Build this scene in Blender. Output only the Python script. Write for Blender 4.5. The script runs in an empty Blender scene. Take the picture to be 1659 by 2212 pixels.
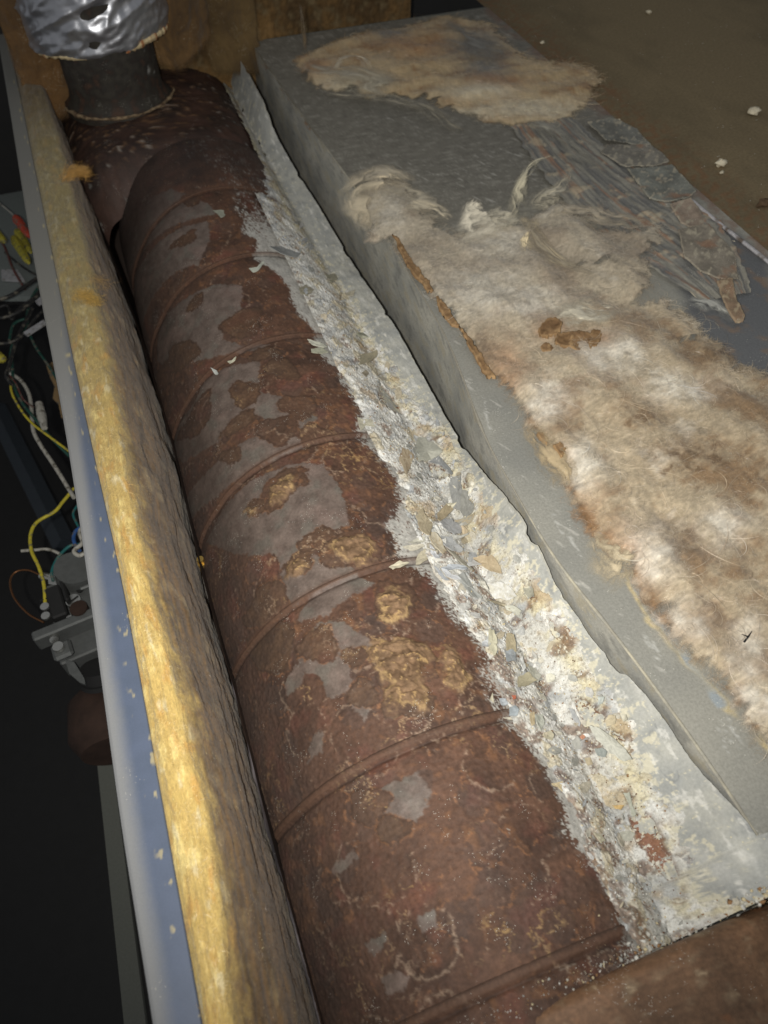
import bpy, math, random
import numpy as np
from mathutils import Matrix, Vector
random.seed(7); RNG = np.random.default_rng(7)
sc = bpy.context.scene
COL = sc.collection

# ------------------------------------------------------------------ camera
CAM = np.array([0.0, 0.0, 0.5])
R3 = np.array([[.94168694, .26991027, -.2009332], [-.3364556, .74670894, -.57377991], [-.00483047, .60792615, .79397888]])
cd = bpy.data.cameras.new('camera'); cam = bpy.data.objects.new('camera', cd); COL.objects.link(cam)
cam.matrix_world = Matrix([list(R3[0]) + [CAM[0]], list(R3[1]) + [CAM[1]], list(R3[2]) + [CAM[2]], [0, 0, 0, 1]])
cd.sensor_fit = 'VERTICAL'; cd.sensor_height = 24; cd.lens = 24 * 750 / 1024
cd.clip_start = .01; cd.clip_end = 30
cd.dof.use_dof = True; cd.dof.focus_distance = .64; cd.dof.aperture_fstop = 5.0
sc.camera = cam
# ------------------------------------------------------------------ light
w = bpy.data.worlds.new('World'); sc.world = w; w.use_nodes = True
w.node_tree.nodes['Background'].inputs[0].default_value = (.95, .97, 1, 1)
w.node_tree.nodes['Background'].inputs[1].default_value = .21
ld = bpy.data.lights.new('phone_flash', 'SPOT'); lo = bpy.data.objects.new('phone_flash', ld); COL.objects.link(lo)
ld.energy = 24; ld.color = (1, .965, .90); ld.spot_size = math.radians(112); ld.spot_blend = 1.0; ld.shadow_soft_size = .006
lo.location = (-.046, .012, .505)
tgt = Vector((.19, .54, -.03)); lo.rotation_euler = (tgt - lo.location).to_track_quat('-Z', 'Y').to_euler()
vs = sc.view_settings; vs.view_transform = 'Standard'; vs.look = 'None'; vs.exposure = 0; vs.gamma = 1

# ------------------------------------------------------------------ small maths
F = np.float32
def lin(r, g, b):
    c = np.array([r, g, b]) / 255.; return np.where(c <= .04045, c / 12.92, ((c + .055) / 1.055) ** 2.4)
def ray(px, py):
    s = 1024 / 2212.
    return R3 @ np.array([px * s - 384, 512 - py * s, -750.])
def onz(px, py, z):
    d = ray(px, py); return CAM + d * ((z - CAM[2]) / d[2])
def onx(px, py, x):
    d = ray(px, py); return CAM + d * ((x - CAM[0]) / d[0])
def sstep(a, b, x):
    t = np.clip((x - a) / (b - a), 0, 1); return t * t * (3 - 2 * t)
PERM = np.tile(RNG.permutation(256), 3).astype(np.int32)
GR = RNG.normal(size=(256, 3)); GR = (GR / np.linalg.norm(GR, axis=1)[:, None]).astype(F)
def perlin(x, y, z=0.0, seed=0):
    x = np.asarray(x, F) + F(seed * 17.13); y = np.asarray(y, F) + F(seed * 5.71); z = np.asarray(z, F) + np.zeros_like(x) + F(seed * 3.3)
    xi = np.floor(x); yi = np.floor(y); zi = np.floor(z)
    xf = x - xi; yf = y - yi; zf = z - zi
    xi = xi.astype(np.int32) & 255; yi = yi.astype(np.int32) & 255; zi = zi.astype(np.int32) & 255
    u = xf * xf * xf * (xf * (xf * 6 - 15) + 10); v = yf * yf * yf * (yf * (yf * 6 - 15) + 10); ww = zf * zf * zf * (zf * (zf * 6 - 15) + 10)
    out = 0
    for dx in (0, 1):
        for dy in (0, 1):
            a = PERM[PERM[xi + dx] + yi + dy]
            for dz in (0, 1):
                g = GR[PERM[a + zi + dz]]
                d = g[..., 0] * (xf - dx) + g[..., 1] * (yf - dy) + g[..., 2] * (zf - dz)
                out = out + d * (u if dx else 1 - u) * (v if dy else 1 - v) * (ww if dz else 1 - ww)
    return out * 1.6
def perlin2(x, y, seed=0):
    x = np.asarray(x, F) + F(seed * 17.13); y = np.asarray(y, F) + F(seed * 5.71)
    xi = np.floor(x); yi = np.floor(y); xf = x - xi; yf = y - yi
    xi = xi.astype(np.int32) & 255; yi = yi.astype(np.int32) & 255
    u = xf * xf * xf * (xf * (xf * 6 - 15) + 10); v = yf * yf * yf * (yf * (yf * 6 - 15) + 10)
    out = 0
    for dx in (0, 1):
        for dy in (0, 1):
            g = GR[PERM[PERM[xi + dx] + yi + dy]]
            out = out + (g[..., 0] * (xf - dx) + g[..., 1] * (yf - dy)) * (u if dx else 1 - u) * (v if dy else 1 - v)
    return out * 1.9
def fbm(x, y, s=1.0, o=4, seed=0, g=.5):
    a = 1; t = 0; n = 0
    for k in range(o):
        t = t + a * perlin2(x * s, y * s, seed + k); n += a; a *= g; s *= 2.03
    return t / n
def ridged(x, y, s=1.0, o=3, seed=0):
    a = 1; t = 0; n = 0
    for k in range(o):
        t = t + a * (1 - np.abs(perlin2(x * s, y * s, seed + k)) * 2); n += a; a *= .5; s *= 2.1
    return t / n
def worley(x, y, s=1.0, seed=0):
    """F1, F2 and a cell random"""
    x = np.asarray(x, F) * s; y = np.asarray(y, F) * s
    xi = np.floor(x).astype(np.int32); yi = np.floor(y).astype(np.int32)
    f1 = np.full(x.shape, 9, F); f2 = f1.copy(); cid = np.zeros(x.shape, F)
    for dx in (-1, 0, 1):
        for dy in (-1, 0, 1):
            cx = xi + dx; cy = yi + dy
            h = PERM[PERM[(cx + seed) & 255] + (cy & 255)]; h2 = PERM[h + 31]; h3 = PERM[h2 + 77]
            d = np.hypot(cx + h / 256. - x, cy + h2 / 256. - y)
            new = d < f1
            f2 = np.where(new, f1, np.minimum(f2, d)); cid = np.where(new, h3 / 256., cid); f1 = np.where(new, d, f1)
    return f1, f2, cid
def sdf(px, py, poly, margin=None):
    """signed distance to a polygon, negative inside; only near its box"""
    P = np.asarray(poly, F); sh = px.shape; X = px.ravel(); Y = py.ravel()
    out = np.full(X.shape, 1e3 if margin is None else margin * 1.5, F)
    if margin is None: idx = np.arange(X.size)
    else:
        lo_ = P.min(0) - margin; hi_ = P.max(0) + margin
        idx = np.nonzero((X > lo_[0]) & (X < hi_[0]) & (Y > lo_[1]) & (Y < hi_[1]))[0]
    if idx.size == 0: return out.reshape(sh)
    x = X[idx]; y = Y[idx]; d2 = np.full(x.shape, 1e9, F); ins = np.zeros(x.shape, bool)
    for a, b in zip(P, np.roll(P, -1, 0)):
        e = b - a; t = np.clip(((x - a[0]) * e[0] + (y - a[1]) * e[1]) / (e @ e + 1e-12), 0, 1)
        d2 = np.minimum(d2, (x - a[0] - t * e[0]) ** 2 + (y - a[1] - t * e[1]) ** 2)
        c = (a[1] > y) != (b[1] > y)
        ins ^= c & (x < (b[0] - a[0]) * (y - a[1]) / (b[1] - a[1] + 1e-12) + a[0])
    d = np.sqrt(d2); out[idx] = np.where(ins, -d, d); return out.reshape(sh)
def interp(x, pts):
    p = np.array(pts); o = np.argsort(p[:, 0]); return np.interp(x, p[o, 0], p[o, 1])
def smooth_interp(x, pts):
    p = np.array(sorted(pts)); 
    r = 0
    for k in (-1.5, -.75, 0, .75, 1.5): r = r + np.interp(x + k * .018, p[:, 0], p[:, 1])
    return r / 5
def mix(a, b, t):
    t = np.asarray(t)[..., None]; return a * (1 - t) + np.asarray(b) * t

# ------------------------------------------------------------------ object helpers
def tag(o, label=None, cat=None, group=None, kind=None):
    if label: o['label'] = label
    if cat: o['category'] = cat
    if group: o['group'] = group
    if kind: o['kind'] = kind
    return o
def empty(name, loc=(0, 0, 0)):
    o = bpy.data.objects.new(name, None); COL.objects.link(o); o.location = loc; o.empty_display_size = .02; return o
def link(name, me, mat, parent=None):
    if mat and not me.materials: me.materials.append(mat)
    o = bpy.data.objects.new(name, me); COL.objects.link(o)
    if parent is not None: o.parent = parent; o.matrix_parent_inverse = Matrix.Translation(-parent.location)
    return o
def mesh_np(name, V, Q, mat, parent=None, col=None, attrs=None, smooth=True):
    """V (n,3), Q (m,k) faces of one size"""
    V = np.ascontiguousarray(V, F); Q = np.ascontiguousarray(Q, np.int32); k = Q.shape[1]
    me = bpy.data.meshes.new(name); me.vertices.add(len(V)); me.vertices.foreach_set('co', V.ravel())
    me.loops.add(Q.size); me.loops.foreach_set('vertex_index', Q.ravel())
    me.polygons.add(len(Q)); me.polygons.foreach_set('loop_start', np.arange(0, Q.size, k, dtype=np.int32))
    if smooth: me.polygons.foreach_set('use_smooth', np.ones(len(Q), bool))
    if col is not None:
        a = me.attributes.new('col', 'FLOAT_COLOR', 'POINT'); c = np.ones((len(V), 4), F); c[:, :3] = np.clip(col.reshape(-1, 3), .002, .95); a.data.foreach_set('color', c.ravel())
    for n, v in (attrs or {}).items():
        a = me.attributes.new(n, 'FLOAT', 'POINT'); a.data.foreach_set('value', np.ascontiguousarray(v, F).ravel())
    me.update(); me.validate()
    return link(name, me, mat, parent)
def grid(name, Pt, mat, parent=None, col=None, attrs=None, keep=None, flip=False, smooth=True):
    nv, nu = Pt.shape[:2]; i = np.arange(nv * nu).reshape(nv, nu)
    Q = np.stack([i[:-1, :-1], i[:-1, 1:], i[1:, 1:], i[1:, :-1]], -1).reshape(-1, 4)
    if flip: Q = Q[:, ::-1]
    V = Pt.reshape(-1, 3)
    if keep is not None:
        k = keep.ravel()[Q].all(1); Q = Q[k]; used = np.zeros(len(V), bool); used[Q] = True
        m = np.cumsum(used) - 1; Q = m[Q]; V = V[used]
        if col is not None: col = col.reshape(-1, 3)[used]
        attrs = {n: np.asarray(v).ravel()[used] for n, v in (attrs or {}).items()}
    return mesh_np(name, V, Q, mat, parent, col, attrs, smooth)
class MB:
    def __init__(s): s.v = []; s.f = []
    def add(s, v, f):
        n = len(s.v); s.v += [tuple(map(float, p)) for p in v]; s.f += [tuple(i + n for i in q) for q in f]
    def box(s, c, d, rot=None, bev=0.0):
        hx, hy, hz = d[0] / 2, d[1] / 2, d[2] / 2; b = min(bev, hx * .8, hy * .8, hz * .8)
        if b <= 0:
            v = [(x, y, z) for z in (-hz, hz) for y in (-hy, hy) for x in (-hx, hx)]
            f = [(0, 2, 3, 1), (4, 5, 7, 6), (0, 1, 5, 4), (1, 3, 7, 5), (3, 2, 6, 7), (2, 0, 4, 6)]
        else:
            def ringp(z, ins): return [(hx - ins, hy - b, z), (hx - b, hy - ins, z), (-hx + b, hy - ins, z), (-hx + ins, hy - b, z), (-hx + ins, -hy + b, z), (-hx + b, -hy + ins, z), (hx - b, -hy + ins, z), (hx - ins, -hy + b, z)]
            v = ringp(-hz, b) + ringp(-hz + b, 0) + ringp(hz - b, 0) + ringp(hz, b)
            f = [tuple(range(7, -1, -1)), tuple(range(24, 32))]
            for k in range(3):
                for i in range(8): f.append((k * 8 + i, k * 8 + (i + 1) % 8, k * 8 + 8 + (i + 1) % 8, k * 8 + 8 + i))
        rm = rot if rot is not None else Matrix.Identity(3)
        s.add([Vector(c) + rm @ Vector(p) for p in v], f)
    def tube(s, pts, r, n=8, cap=True):
        pts = [Vector(p) for p in pts]; m = len(pts); rr = r if hasattr(r, '__len__') else [r] * m
        up = Vector((0, 0, 1)); v = []; f = []; prev = None
        for i, p in enumerate(pts):
            t = (pts[min(i + 1, m - 1)] - pts[max(i - 1, 0)]).normalized()
            a = t.cross(prev if prev is not None else (up if abs(t.z) < .9 else Vector((1, 0, 0)))).normalized(); b_ = a.cross(t).normalized(); prev = b_
            b2 = t.cross(a)
            for k in range(n): an = 2 * math.pi * k / n; v.append(p + (a * math.cos(an) + b2 * math.sin(an)) * rr[i])
        for i in range(m - 1):
            for k in range(n): f.append((i * n + k, i * n + (k + 1) % n, (i + 1) * n + (k + 1) % n, (i + 1) * n + k))
        if cap: f.append(tuple(range(n - 1, -1, -1))); f.append(tuple(range((m - 1) * n, m * n)))
        s.add(v, f)
    def build(s, name, mat, parent=None, smooth=False, angle=35):
        me = bpy.data.meshes.new(name); me.from_pydata(s.v, [], s.f)
        if smooth:
            for p in me.polygons: p.use_smooth = True
            me.set_sharp_from_angle(angle=math.radians(angle))
        me.update(); return link(name, me, mat, parent)
def spline(pts, n=8):
    P = [np.array(p, float) for p in pts]; P = [2 * P[0] - P[1]] + P + [2 * P[-1] - P[-2]]; out = []
    for i in range(1, len(P) - 2):
        for k in range(n):
            t = k / n; a, b, c, d = P[i - 1:i + 3]
            out.append(.5 * (2 * b + (c - a) * t + (2 * a - 5 * b + 4 * c - d) * t * t + (3 * b - a - 3 * c + d) * t ** 3))
    out.append(P[-2]); return out

# ------------------------------------------------------------------ materials
def material(name, color=None, rough=.8, metal=0.0, bump=.3, bscale=900, mottle=.25, mscale=350, specks=0.0, speck_col=(.7, .68, .6), speck_scale=500, spec=.3, fibre=False, sheen=0.0, rough_attr=False, trans=0.0, wear=None, swirl=0.0, gauze=False):
    m = bpy.data.materials.new(name); m.use_nodes = True; nt = m.node_tree; N = nt.nodes; L = nt.links
    b = N['Principled BSDF']; b.inputs['Roughness'].default_value = rough; b.inputs['Metallic'].default_value = metal
    b.inputs['Specular IOR Level'].default_value = spec
    if sheen: b.inputs['Sheen Weight'].default_value = sheen
    tc = N.new('ShaderNodeTexCoord')
    if color is None:
        src = N.new('ShaderNodeAttribute'); src.attribute_name = 'col'; base = src.outputs['Color']
    else:
        src = N.new('ShaderNodeRGB'); src.outputs[0].default_value = (*color, 1); base = src.outputs[0]
    vec = tc.outputs['Object']
    if fibre:
        mp = N.new('ShaderNodeMapping'); mp.inputs['Scale'].default_value = fibre; L.new(vec, mp.inputs[0]); vecn = mp.outputs[0]
    else: vecn = vec
    n1 = N.new('ShaderNodeTexNoise'); n1.inputs['Scale'].default_value = mscale; n1.inputs['Detail'].default_value = 6; n1.inputs['Roughness'].default_value = .65; L.new(vecn, n1.inputs['Vector'])
    mr = N.new('ShaderNodeMapRange'); mr.inputs['From Min'].default_value = .28; mr.inputs['From Max'].default_value = .72
    mr.inputs['To Min'].default_value = 1 - mottle; mr.inputs['To Max'].default_value = 1 + mottle; L.new(n1.outputs['Fac'], mr.inputs['Value'])
    vm = N.new('ShaderNodeVectorMath'); vm.operation = 'SCALE'; L.new(base, vm.inputs[0]); L.new(mr.outputs[0], vm.inputs['Scale'])
    out = vm.outputs[0]
    if wear is not None:
        nw = N.new('ShaderNodeTexNoise'); nw.inputs['Scale'].default_value = wear[1]; nw.inputs['Detail'].default_value = 5; L.new(vec, nw.inputs['Vector'])
        cr = N.new('ShaderNodeMapRange'); cr.inputs['From Min'].default_value = .52; cr.inputs['From Max'].default_value = .66; L.new(nw.outputs['Fac'], cr.inputs['Value'])
        mw = N.new('ShaderNodeMix'); mw.data_type = 'RGBA'; L.new(cr.outputs[0], mw.inputs['Factor']); L.new(out, mw.inputs['A']); mw.inputs['B'].default_value = (*wear[0], 1); out = mw.outputs['Result']
    if specks:
        vo = N.new('ShaderNodeTexVoronoi'); vo.inputs['Scale'].default_value = speck_scale; L.new(vec, vo.inputs['Vector'])
        nn = N.new('ShaderNodeTexNoise'); nn.inputs['Scale'].default_value = 40; L.new(vec, nn.inputs['Vector'])
        sepc = N.new('ShaderNodeSeparateColor'); L.new(vo.outputs['Color'], sepc.inputs[0])
        th = N.new('ShaderNodeMath'); th.operation = 'MULTIPLY'; L.new(sepc.outputs[0], th.inputs[0]); L.new(nn.outputs['Fac'], th.inputs[1])
        gt = N.new('ShaderNodeMath'); gt.operation = 'GREATER_THAN'; gt.inputs[1].default_value = .62 - .12 * specks; L.new(th.outputs[0], gt.inputs[0])
        lt = N.new('ShaderNodeMath'); lt.operation = 'LESS_THAN'; lt.inputs[1].default_value = .26; L.new(vo.outputs['Distance'], lt.inputs[0])
        mu = N.new('ShaderNodeMath'); mu.operation = 'MULTIPLY'; L.new(gt.outputs[0], mu.inputs[0]); L.new(lt.outputs[0], mu.inputs[1])
        mx = N.new('ShaderNodeMix'); mx.data_type = 'RGBA'; L.new(mu.outputs[0], mx.inputs['Factor']); L.new(out, mx.inputs['A']); mx.inputs['B'].default_value = (*speck_col, 1); out = mx.outputs['Result']
    L.new(out, b.inputs['Base Color'])
    if gauze:
        ga = N.new('ShaderNodeAttribute'); ga.attribute_name = 'gauze'; gn = N.new('ShaderNodeTexNoise'); gn.inputs['Scale'].default_value = 900; gn.inputs['Detail'].default_value = 3; gn.inputs['Distortion'].default_value = 1.5; L.new(vecn, gn.inputs['Vector'])
        g1 = N.new('ShaderNodeMath'); g1.operation = 'MULTIPLY_ADD'; L.new(ga.outputs['Fac'], g1.inputs[0]); g1.inputs[1].default_value = 2.0; L.new(gn.outputs['Fac'], g1.inputs[2])
        g2 = N.new('ShaderNodeMapRange'); g2.inputs['From Min'].default_value = .55; g2.inputs['From Max'].default_value = 1.35; L.new(g1.outputs[0], g2.inputs['Value']); L.new(g2.outputs[0], b.inputs['Alpha'])
    if rough_attr:
        ra = N.new('ShaderNodeAttribute'); ra.attribute_name = 'rgh'; L.new(ra.outputs['Fac'], b.inputs['Roughness'])
    if bump:
        n2 = N.new('ShaderNodeTexNoise'); n2.inputs['Scale'].default_value = bscale; n2.inputs['Detail'].default_value = 5; n2.inputs['Roughness'].default_value = .7; L.new(vecn, n2.inputs['Vector']); n2.inputs['Distortion'].default_value = swirl; n1.inputs['Distortion'].default_value = swirl
        bp = N.new('ShaderNodeBump'); bp.inputs['Strength'].default_value = bump; bp.inputs['Distance'].default_value = .0012; L.new(n2.outputs['Fac'], bp.inputs['Height']); L.new(bp.outputs[0], b.inputs['Normal'])
    return m
MAT = {}
MAT['drum'] = material('rusted_steel', rough=.55, bump=.30, bscale=1100, mottle=.24, mscale=420, specks=.45, speck_scale=1300, rough_attr=True, spec=.35)
MAT['debris'] = material('sealant_debris', rough=.93, bump=.55, bscale=900, mottle=.24, mscale=600, spec=.12, specks=.9, speck_col=(.72, .70, .62), speck_scale=620)
MAT['paper'] = material('grey_paper', rough=.9, bump=.25, bscale=900, mottle=.13, mscale=500, spec=.15, specks=.5, speck_col=(.62, .58, .42), speck_scale=500)
MAT['box'] = material('dusty_galvanised', rough=.66, bump=.22, bscale=1200, mottle=.18, mscale=500, specks=.6, speck_scale=900, spec=.3)
MAT['wool'] = material('glass_wool', rough=.95, bump=.28, bscale=520, mottle=.17, mscale=330, fibre=(1, 2.2, 1), specks=.7, speck_col=(.8, .76, .6), speck_scale=1100, spec=.15, sheen=.2, swirl=1.6, gauze=True)
MAT['ywool'] = material('yellow_glass_wool', rough=.95, bump=.35, bscale=520, mottle=.18, mscale=380, fibre=(2.2, .8, 1), specks=.6, speck_col=(.8, .72, .42), speck_scale=1100, spec=.15, sheen=.2, swirl=1.4)
MAT['bwool'] = material('brown_glass_wool', rough=.95, bump=.8, bscale=300, mottle=.3, mscale=120, spec=.1)
MAT['fibre'] = material('glass_fibre', rough=.35, bump=0, mottle=.15, mscale=200, spec=.6)
MAT['rail'] = material('blue_grey_enamel', rough=.5, bump=.10, bscale=1500, mottle=.07, mscale=900, specks=.15, speck_col=(.5, .48, .42), speck_scale=1100, spec=.35, rough_attr=True)
MAT['board'] = material('dusty_board', rough=.95, bump=.35, bscale=500, mottle=.2, mscale=260, spec=.1, specks=.12, speck_scale=380)
MAT['foil'] = material('crumpled_foil_tape', rough=.38, metal=.85, bump=.12, bscale=260, mottle=.08, mscale=90, spec=.5)
MAT['flake'] = material('sealant_flake', rough=.85, bump=.25, bscale=900, mottle=.16, mscale=420, spec=.2)
MAT['dark'] = material('dark_enamel', color=lin(44, 50, 56), rough=.55, bump=.08, mottle=.1, mscale=60)
MAT['black'] = material('black_paint', color=lin(33, 33, 33), rough=.7, bump=.05, mottle=.1, mscale=60)
MAT['grey_metal'] = material('dull_cast_metal', color=lin(92, 94, 93), rough=.5, metal=.3, bump=.15, bscale=500, mottle=.15, mscale=120)
MAT['steel'] = material('bright_steel', color=lin(190, 190, 185), rough=.3, metal=.9, bump=.05, mottle=.1)
MAT['brass'] = material('brass', color=lin(190, 160, 90), rough=.35, metal=.8, bump=.08, mottle=.15)
MAT['copper'] = material('copper', color=lin(120, 84, 58), rough=.4, metal=.85, bump=.05, mottle=.15)
MAT['post'] = material('dusty_grey_channel', color=lin(92, 94, 88), rough=.8, bump=.1, mottle=.1)
MAT['rustpipe'] = material('brown_rusty_canister', color=lin(50, 36, 29), rough=.85, bump=.2, mottle=.3, mscale=60)
def plastic(name, c, rough=.5): 
    MAT[name] = material(name, color=lin(*c) * .72, rough=rough, bump=.06, bscale=600, mottle=.2, mscale=160, wear=(lin(98, 94, 84), 130)); return MAT[name]
plastic('red_plastic', (190, 80, 62)); plastic('yellow_plastic', (190, 180, 70)); plastic('wire_black', (48, 48, 48)); plastic('wire_white', (185, 182, 172)); plastic('wire_green', (40, 82, 72))
plastic('wire_yellow', (205, 190, 60)); plastic('wire_blue', (50, 90, 150)); plastic('wire_teal', (38, 105, 105)); plastic('white_plastic', (175, 175, 178)); plastic('cardboard', (150, 125, 88), .9); plastic('red_print', (190, 50, 45)); plastic('brown_wire', (110, 65, 60))

# ================================================================== THE DRUM
XC, ZC, RD = .10, -.14, .125
RIBS = [.019, .171, .318, .470, .626, .783, .940]
drum = empty('rusty_drum', (XC, .5, ZC - RD)); tag(drum, 'long rusty ribbed steel drum lying in the open cabinet, blotched brown and grey', 'drum')
def drum_uv(px, py):
    d = ray(px, py); o = CAM - np.array([XC, 0, ZC]); a = d[0] ** 2 + d[2] ** 2; b = 2 * (o[0] * d[0] + o[2] * d[2]); c = o[0] ** 2 + o[2] ** 2 - (RD + .001) ** 2
    q = b * b - 4 * a * c; t = (-b - math.sqrt(max(q, 0))) / (2 * a); p = o + d * t
    return p[1], RD * math.atan2(p[0], p[2])
def drum_poly(pts): return [drum_uv(*p) for p in pts]
def blob(cx, cy, rx, ry, ang=0, n=14, wob=.14):
    a0 = math.radians(ang); out = []
    for k in range(n):
        t = 2 * math.pi * k / n; r = 1 + wob * math.sin(3 * t + cx) + wob * .6 * math.sin(5 * t + cy)
        x, y = rx * r * math.cos(t), ry * r * math.sin(t)
        out.append((cx + x * math.cos(a0) - y * math.sin(a0), cy + x * math.sin(a0) + y * math.cos(a0)))
    return out
STEEL = [  # bare grey patches between the rust, outlined on the shell
    [(255, 600), (262, 520), (300, 450), (370, 410), (450, 440), (470, 465), (400, 480), (330, 520), (285, 600), (280, 700), (300, 800), (275, 700)],
    [(290, 690), (300, 600), (330, 540), (390, 495), (450, 480), (455, 520), (430, 570), (380, 590), (335, 640), (310, 720)],
    [(345, 720), (360, 680), (410, 640), (470, 615), (525, 620), (520, 670), (490, 700), (480, 735), (520, 745), (580, 740), (560, 755), (450, 775), (380, 800), (350, 780)],
    [(420, 870), (440, 820), (500, 790), (560, 782), (560, 830), (570, 850), (620, 860), (640, 880), (690, 905), (640, 930), (560, 900), (520, 910), (470, 960), (410, 1000), (390, 960)],
    [(460, 1010), (520, 960), (590, 930), (650, 950), (680, 960), (600, 985), (520, 1030), (470, 1070), (430, 1130), (420, 1090)],
    [(455, 1170), (480, 1100), (540, 1040), (640, 1000), (700, 1005), (735, 1060), (760, 1140), (700, 1150), (660, 1170), (700, 1220), (790, 1210), (740, 1250), (660, 1290), (580, 1350), (560, 1340), (620, 1280), (600, 1200), (520, 1200)],
    [(645, 1450), (650, 1390), (690, 1345), (745, 1345), (800, 1385), (860, 1390), (800, 1400), (755, 1440), (765, 1490), (710, 1510), (690, 1460)],
    [(615, 1480), (640, 1440), (665, 1445), (650, 1480), (625, 1500)], [(672, 1605), (690, 1575), (700, 1585), (695, 1620), (668, 1650)], [(760, 1500), (810, 1480), (800, 1520), (790, 1560), (760, 1530)],
    [(800, 1740), (840, 1690), (900, 1670), (935, 1710), (915, 1760), (870, 1790), (830, 1780)], [(790, 2040), (830, 2015), (840, 2030), (810, 2070)],
    [(825, 2110), (860, 2095), (885, 2110), (870, 2145), (835, 2150)], [(715, 1880), (760, 1840), (775, 1850), (740, 1890)], [(900, 1980), (940, 1970), (950, 2000), (915, 2010)], [(700, 1240), (760, 1235), (810, 1260), (700, 1330), (640, 1340)]]
BLOBS = [blob(412, 433, 23, 15), blob(400, 520, 34, 13, -30), blob(425, 655, 26, 12, -50), blob(385, 615, 40, 12, -60), blob(525, 700, 48, 30, -25), blob(395, 770, 45, 26, -45), blob(355, 830, 50, 16, -60),
         blob(572, 765, 40, 16, -10), blob(530, 852, 34, 30, -10), blob(645, 880, 44, 27, 5), blob(520, 915, 48, 16, -35), blob(600, 930, 46, 30, -10), blob(680, 940, 40, 24, 0), blob(500, 985, 26, 18, -20), blob(430, 900, 60, 22, -65),
         blob(610, 1055, 62, 30, -50), blob(560, 1095, 28, 18, -20), blob(640, 1040, 30, 18, -20), blob(690, 1170, 48, 26, -15), blob(650, 1215, 40, 24, -40), blob(760, 1190, 70, 44, 0), blob(580, 1310, 40, 60, 35), blob(850, 1300, 48, 50, 0),
         blob(690, 1395, 46, 40, -10), blob(770, 1420, 30, 24, 0), blob(870, 1440, 75, 66, 20), blob(785, 1500, 36, 34, 0), blob(880, 1510, 60, 50, 0), blob(800, 1740, 48, 40, -20), blob(850, 1790, 40, 34, -10), blob(590, 1400, 50, 60, 20),
         blob(700, 620, 90, 30, 40), blob(610, 800, 40, 24, 20)]
CRUST = [blob(765, 1188, 50, 30, 5), blob(850, 1310, 34, 40, 0), blob(865, 1430, 66, 54, 15), blob(610, 1060, 40, 18, -50), blob(880, 1500, 50, 34, 10), blob(545, 1105, 14, 9, 0), blob(640, 1230, 26, 14, -40), blob(980, 1450, 26, 50, -20)]
OCHRE = {'rust': lin(93, 68, 54), 'dk': lin(62, 46, 38), 'or': lin(130, 92, 64), 'red': lin(104, 66, 54), 'steel': lin(116, 103, 95), 'ochre': lin(182, 150, 100), 'tan': lin(164, 142, 122), 'grey': lin(124, 126, 126)}
L_DEB = [(410, 345), (440, 345), (470, 370), (500, 420), (520, 470), (560, 560), (605, 600), (640, 660), (680, 715), (700, 760), (760, 840), (785, 900), (800, 960), (850, 1010), (880, 1090), (870, 1140), (900, 1215), (960, 1260), (990, 1320), (1040, 1390), (1075, 1470), (1110, 1550), (1170, 1630), (1215, 1700), (1250, 1790), (1285, 1880), (1330, 1950), (1350, 1990)]
PD = np.array([(XC + RD * math.sin(v / RD), u) for u, v in drum_poly(L_DEB)]); PD = PD[np.argsort(PD[:, 1])]
STEEL_UV = [drum_poly(p) for p in STEEL]; BLOB_UV = [drum_poly(p) for p in BLOBS]; CRUST_UV = [drum_poly(p) for p in CRUST]
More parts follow.
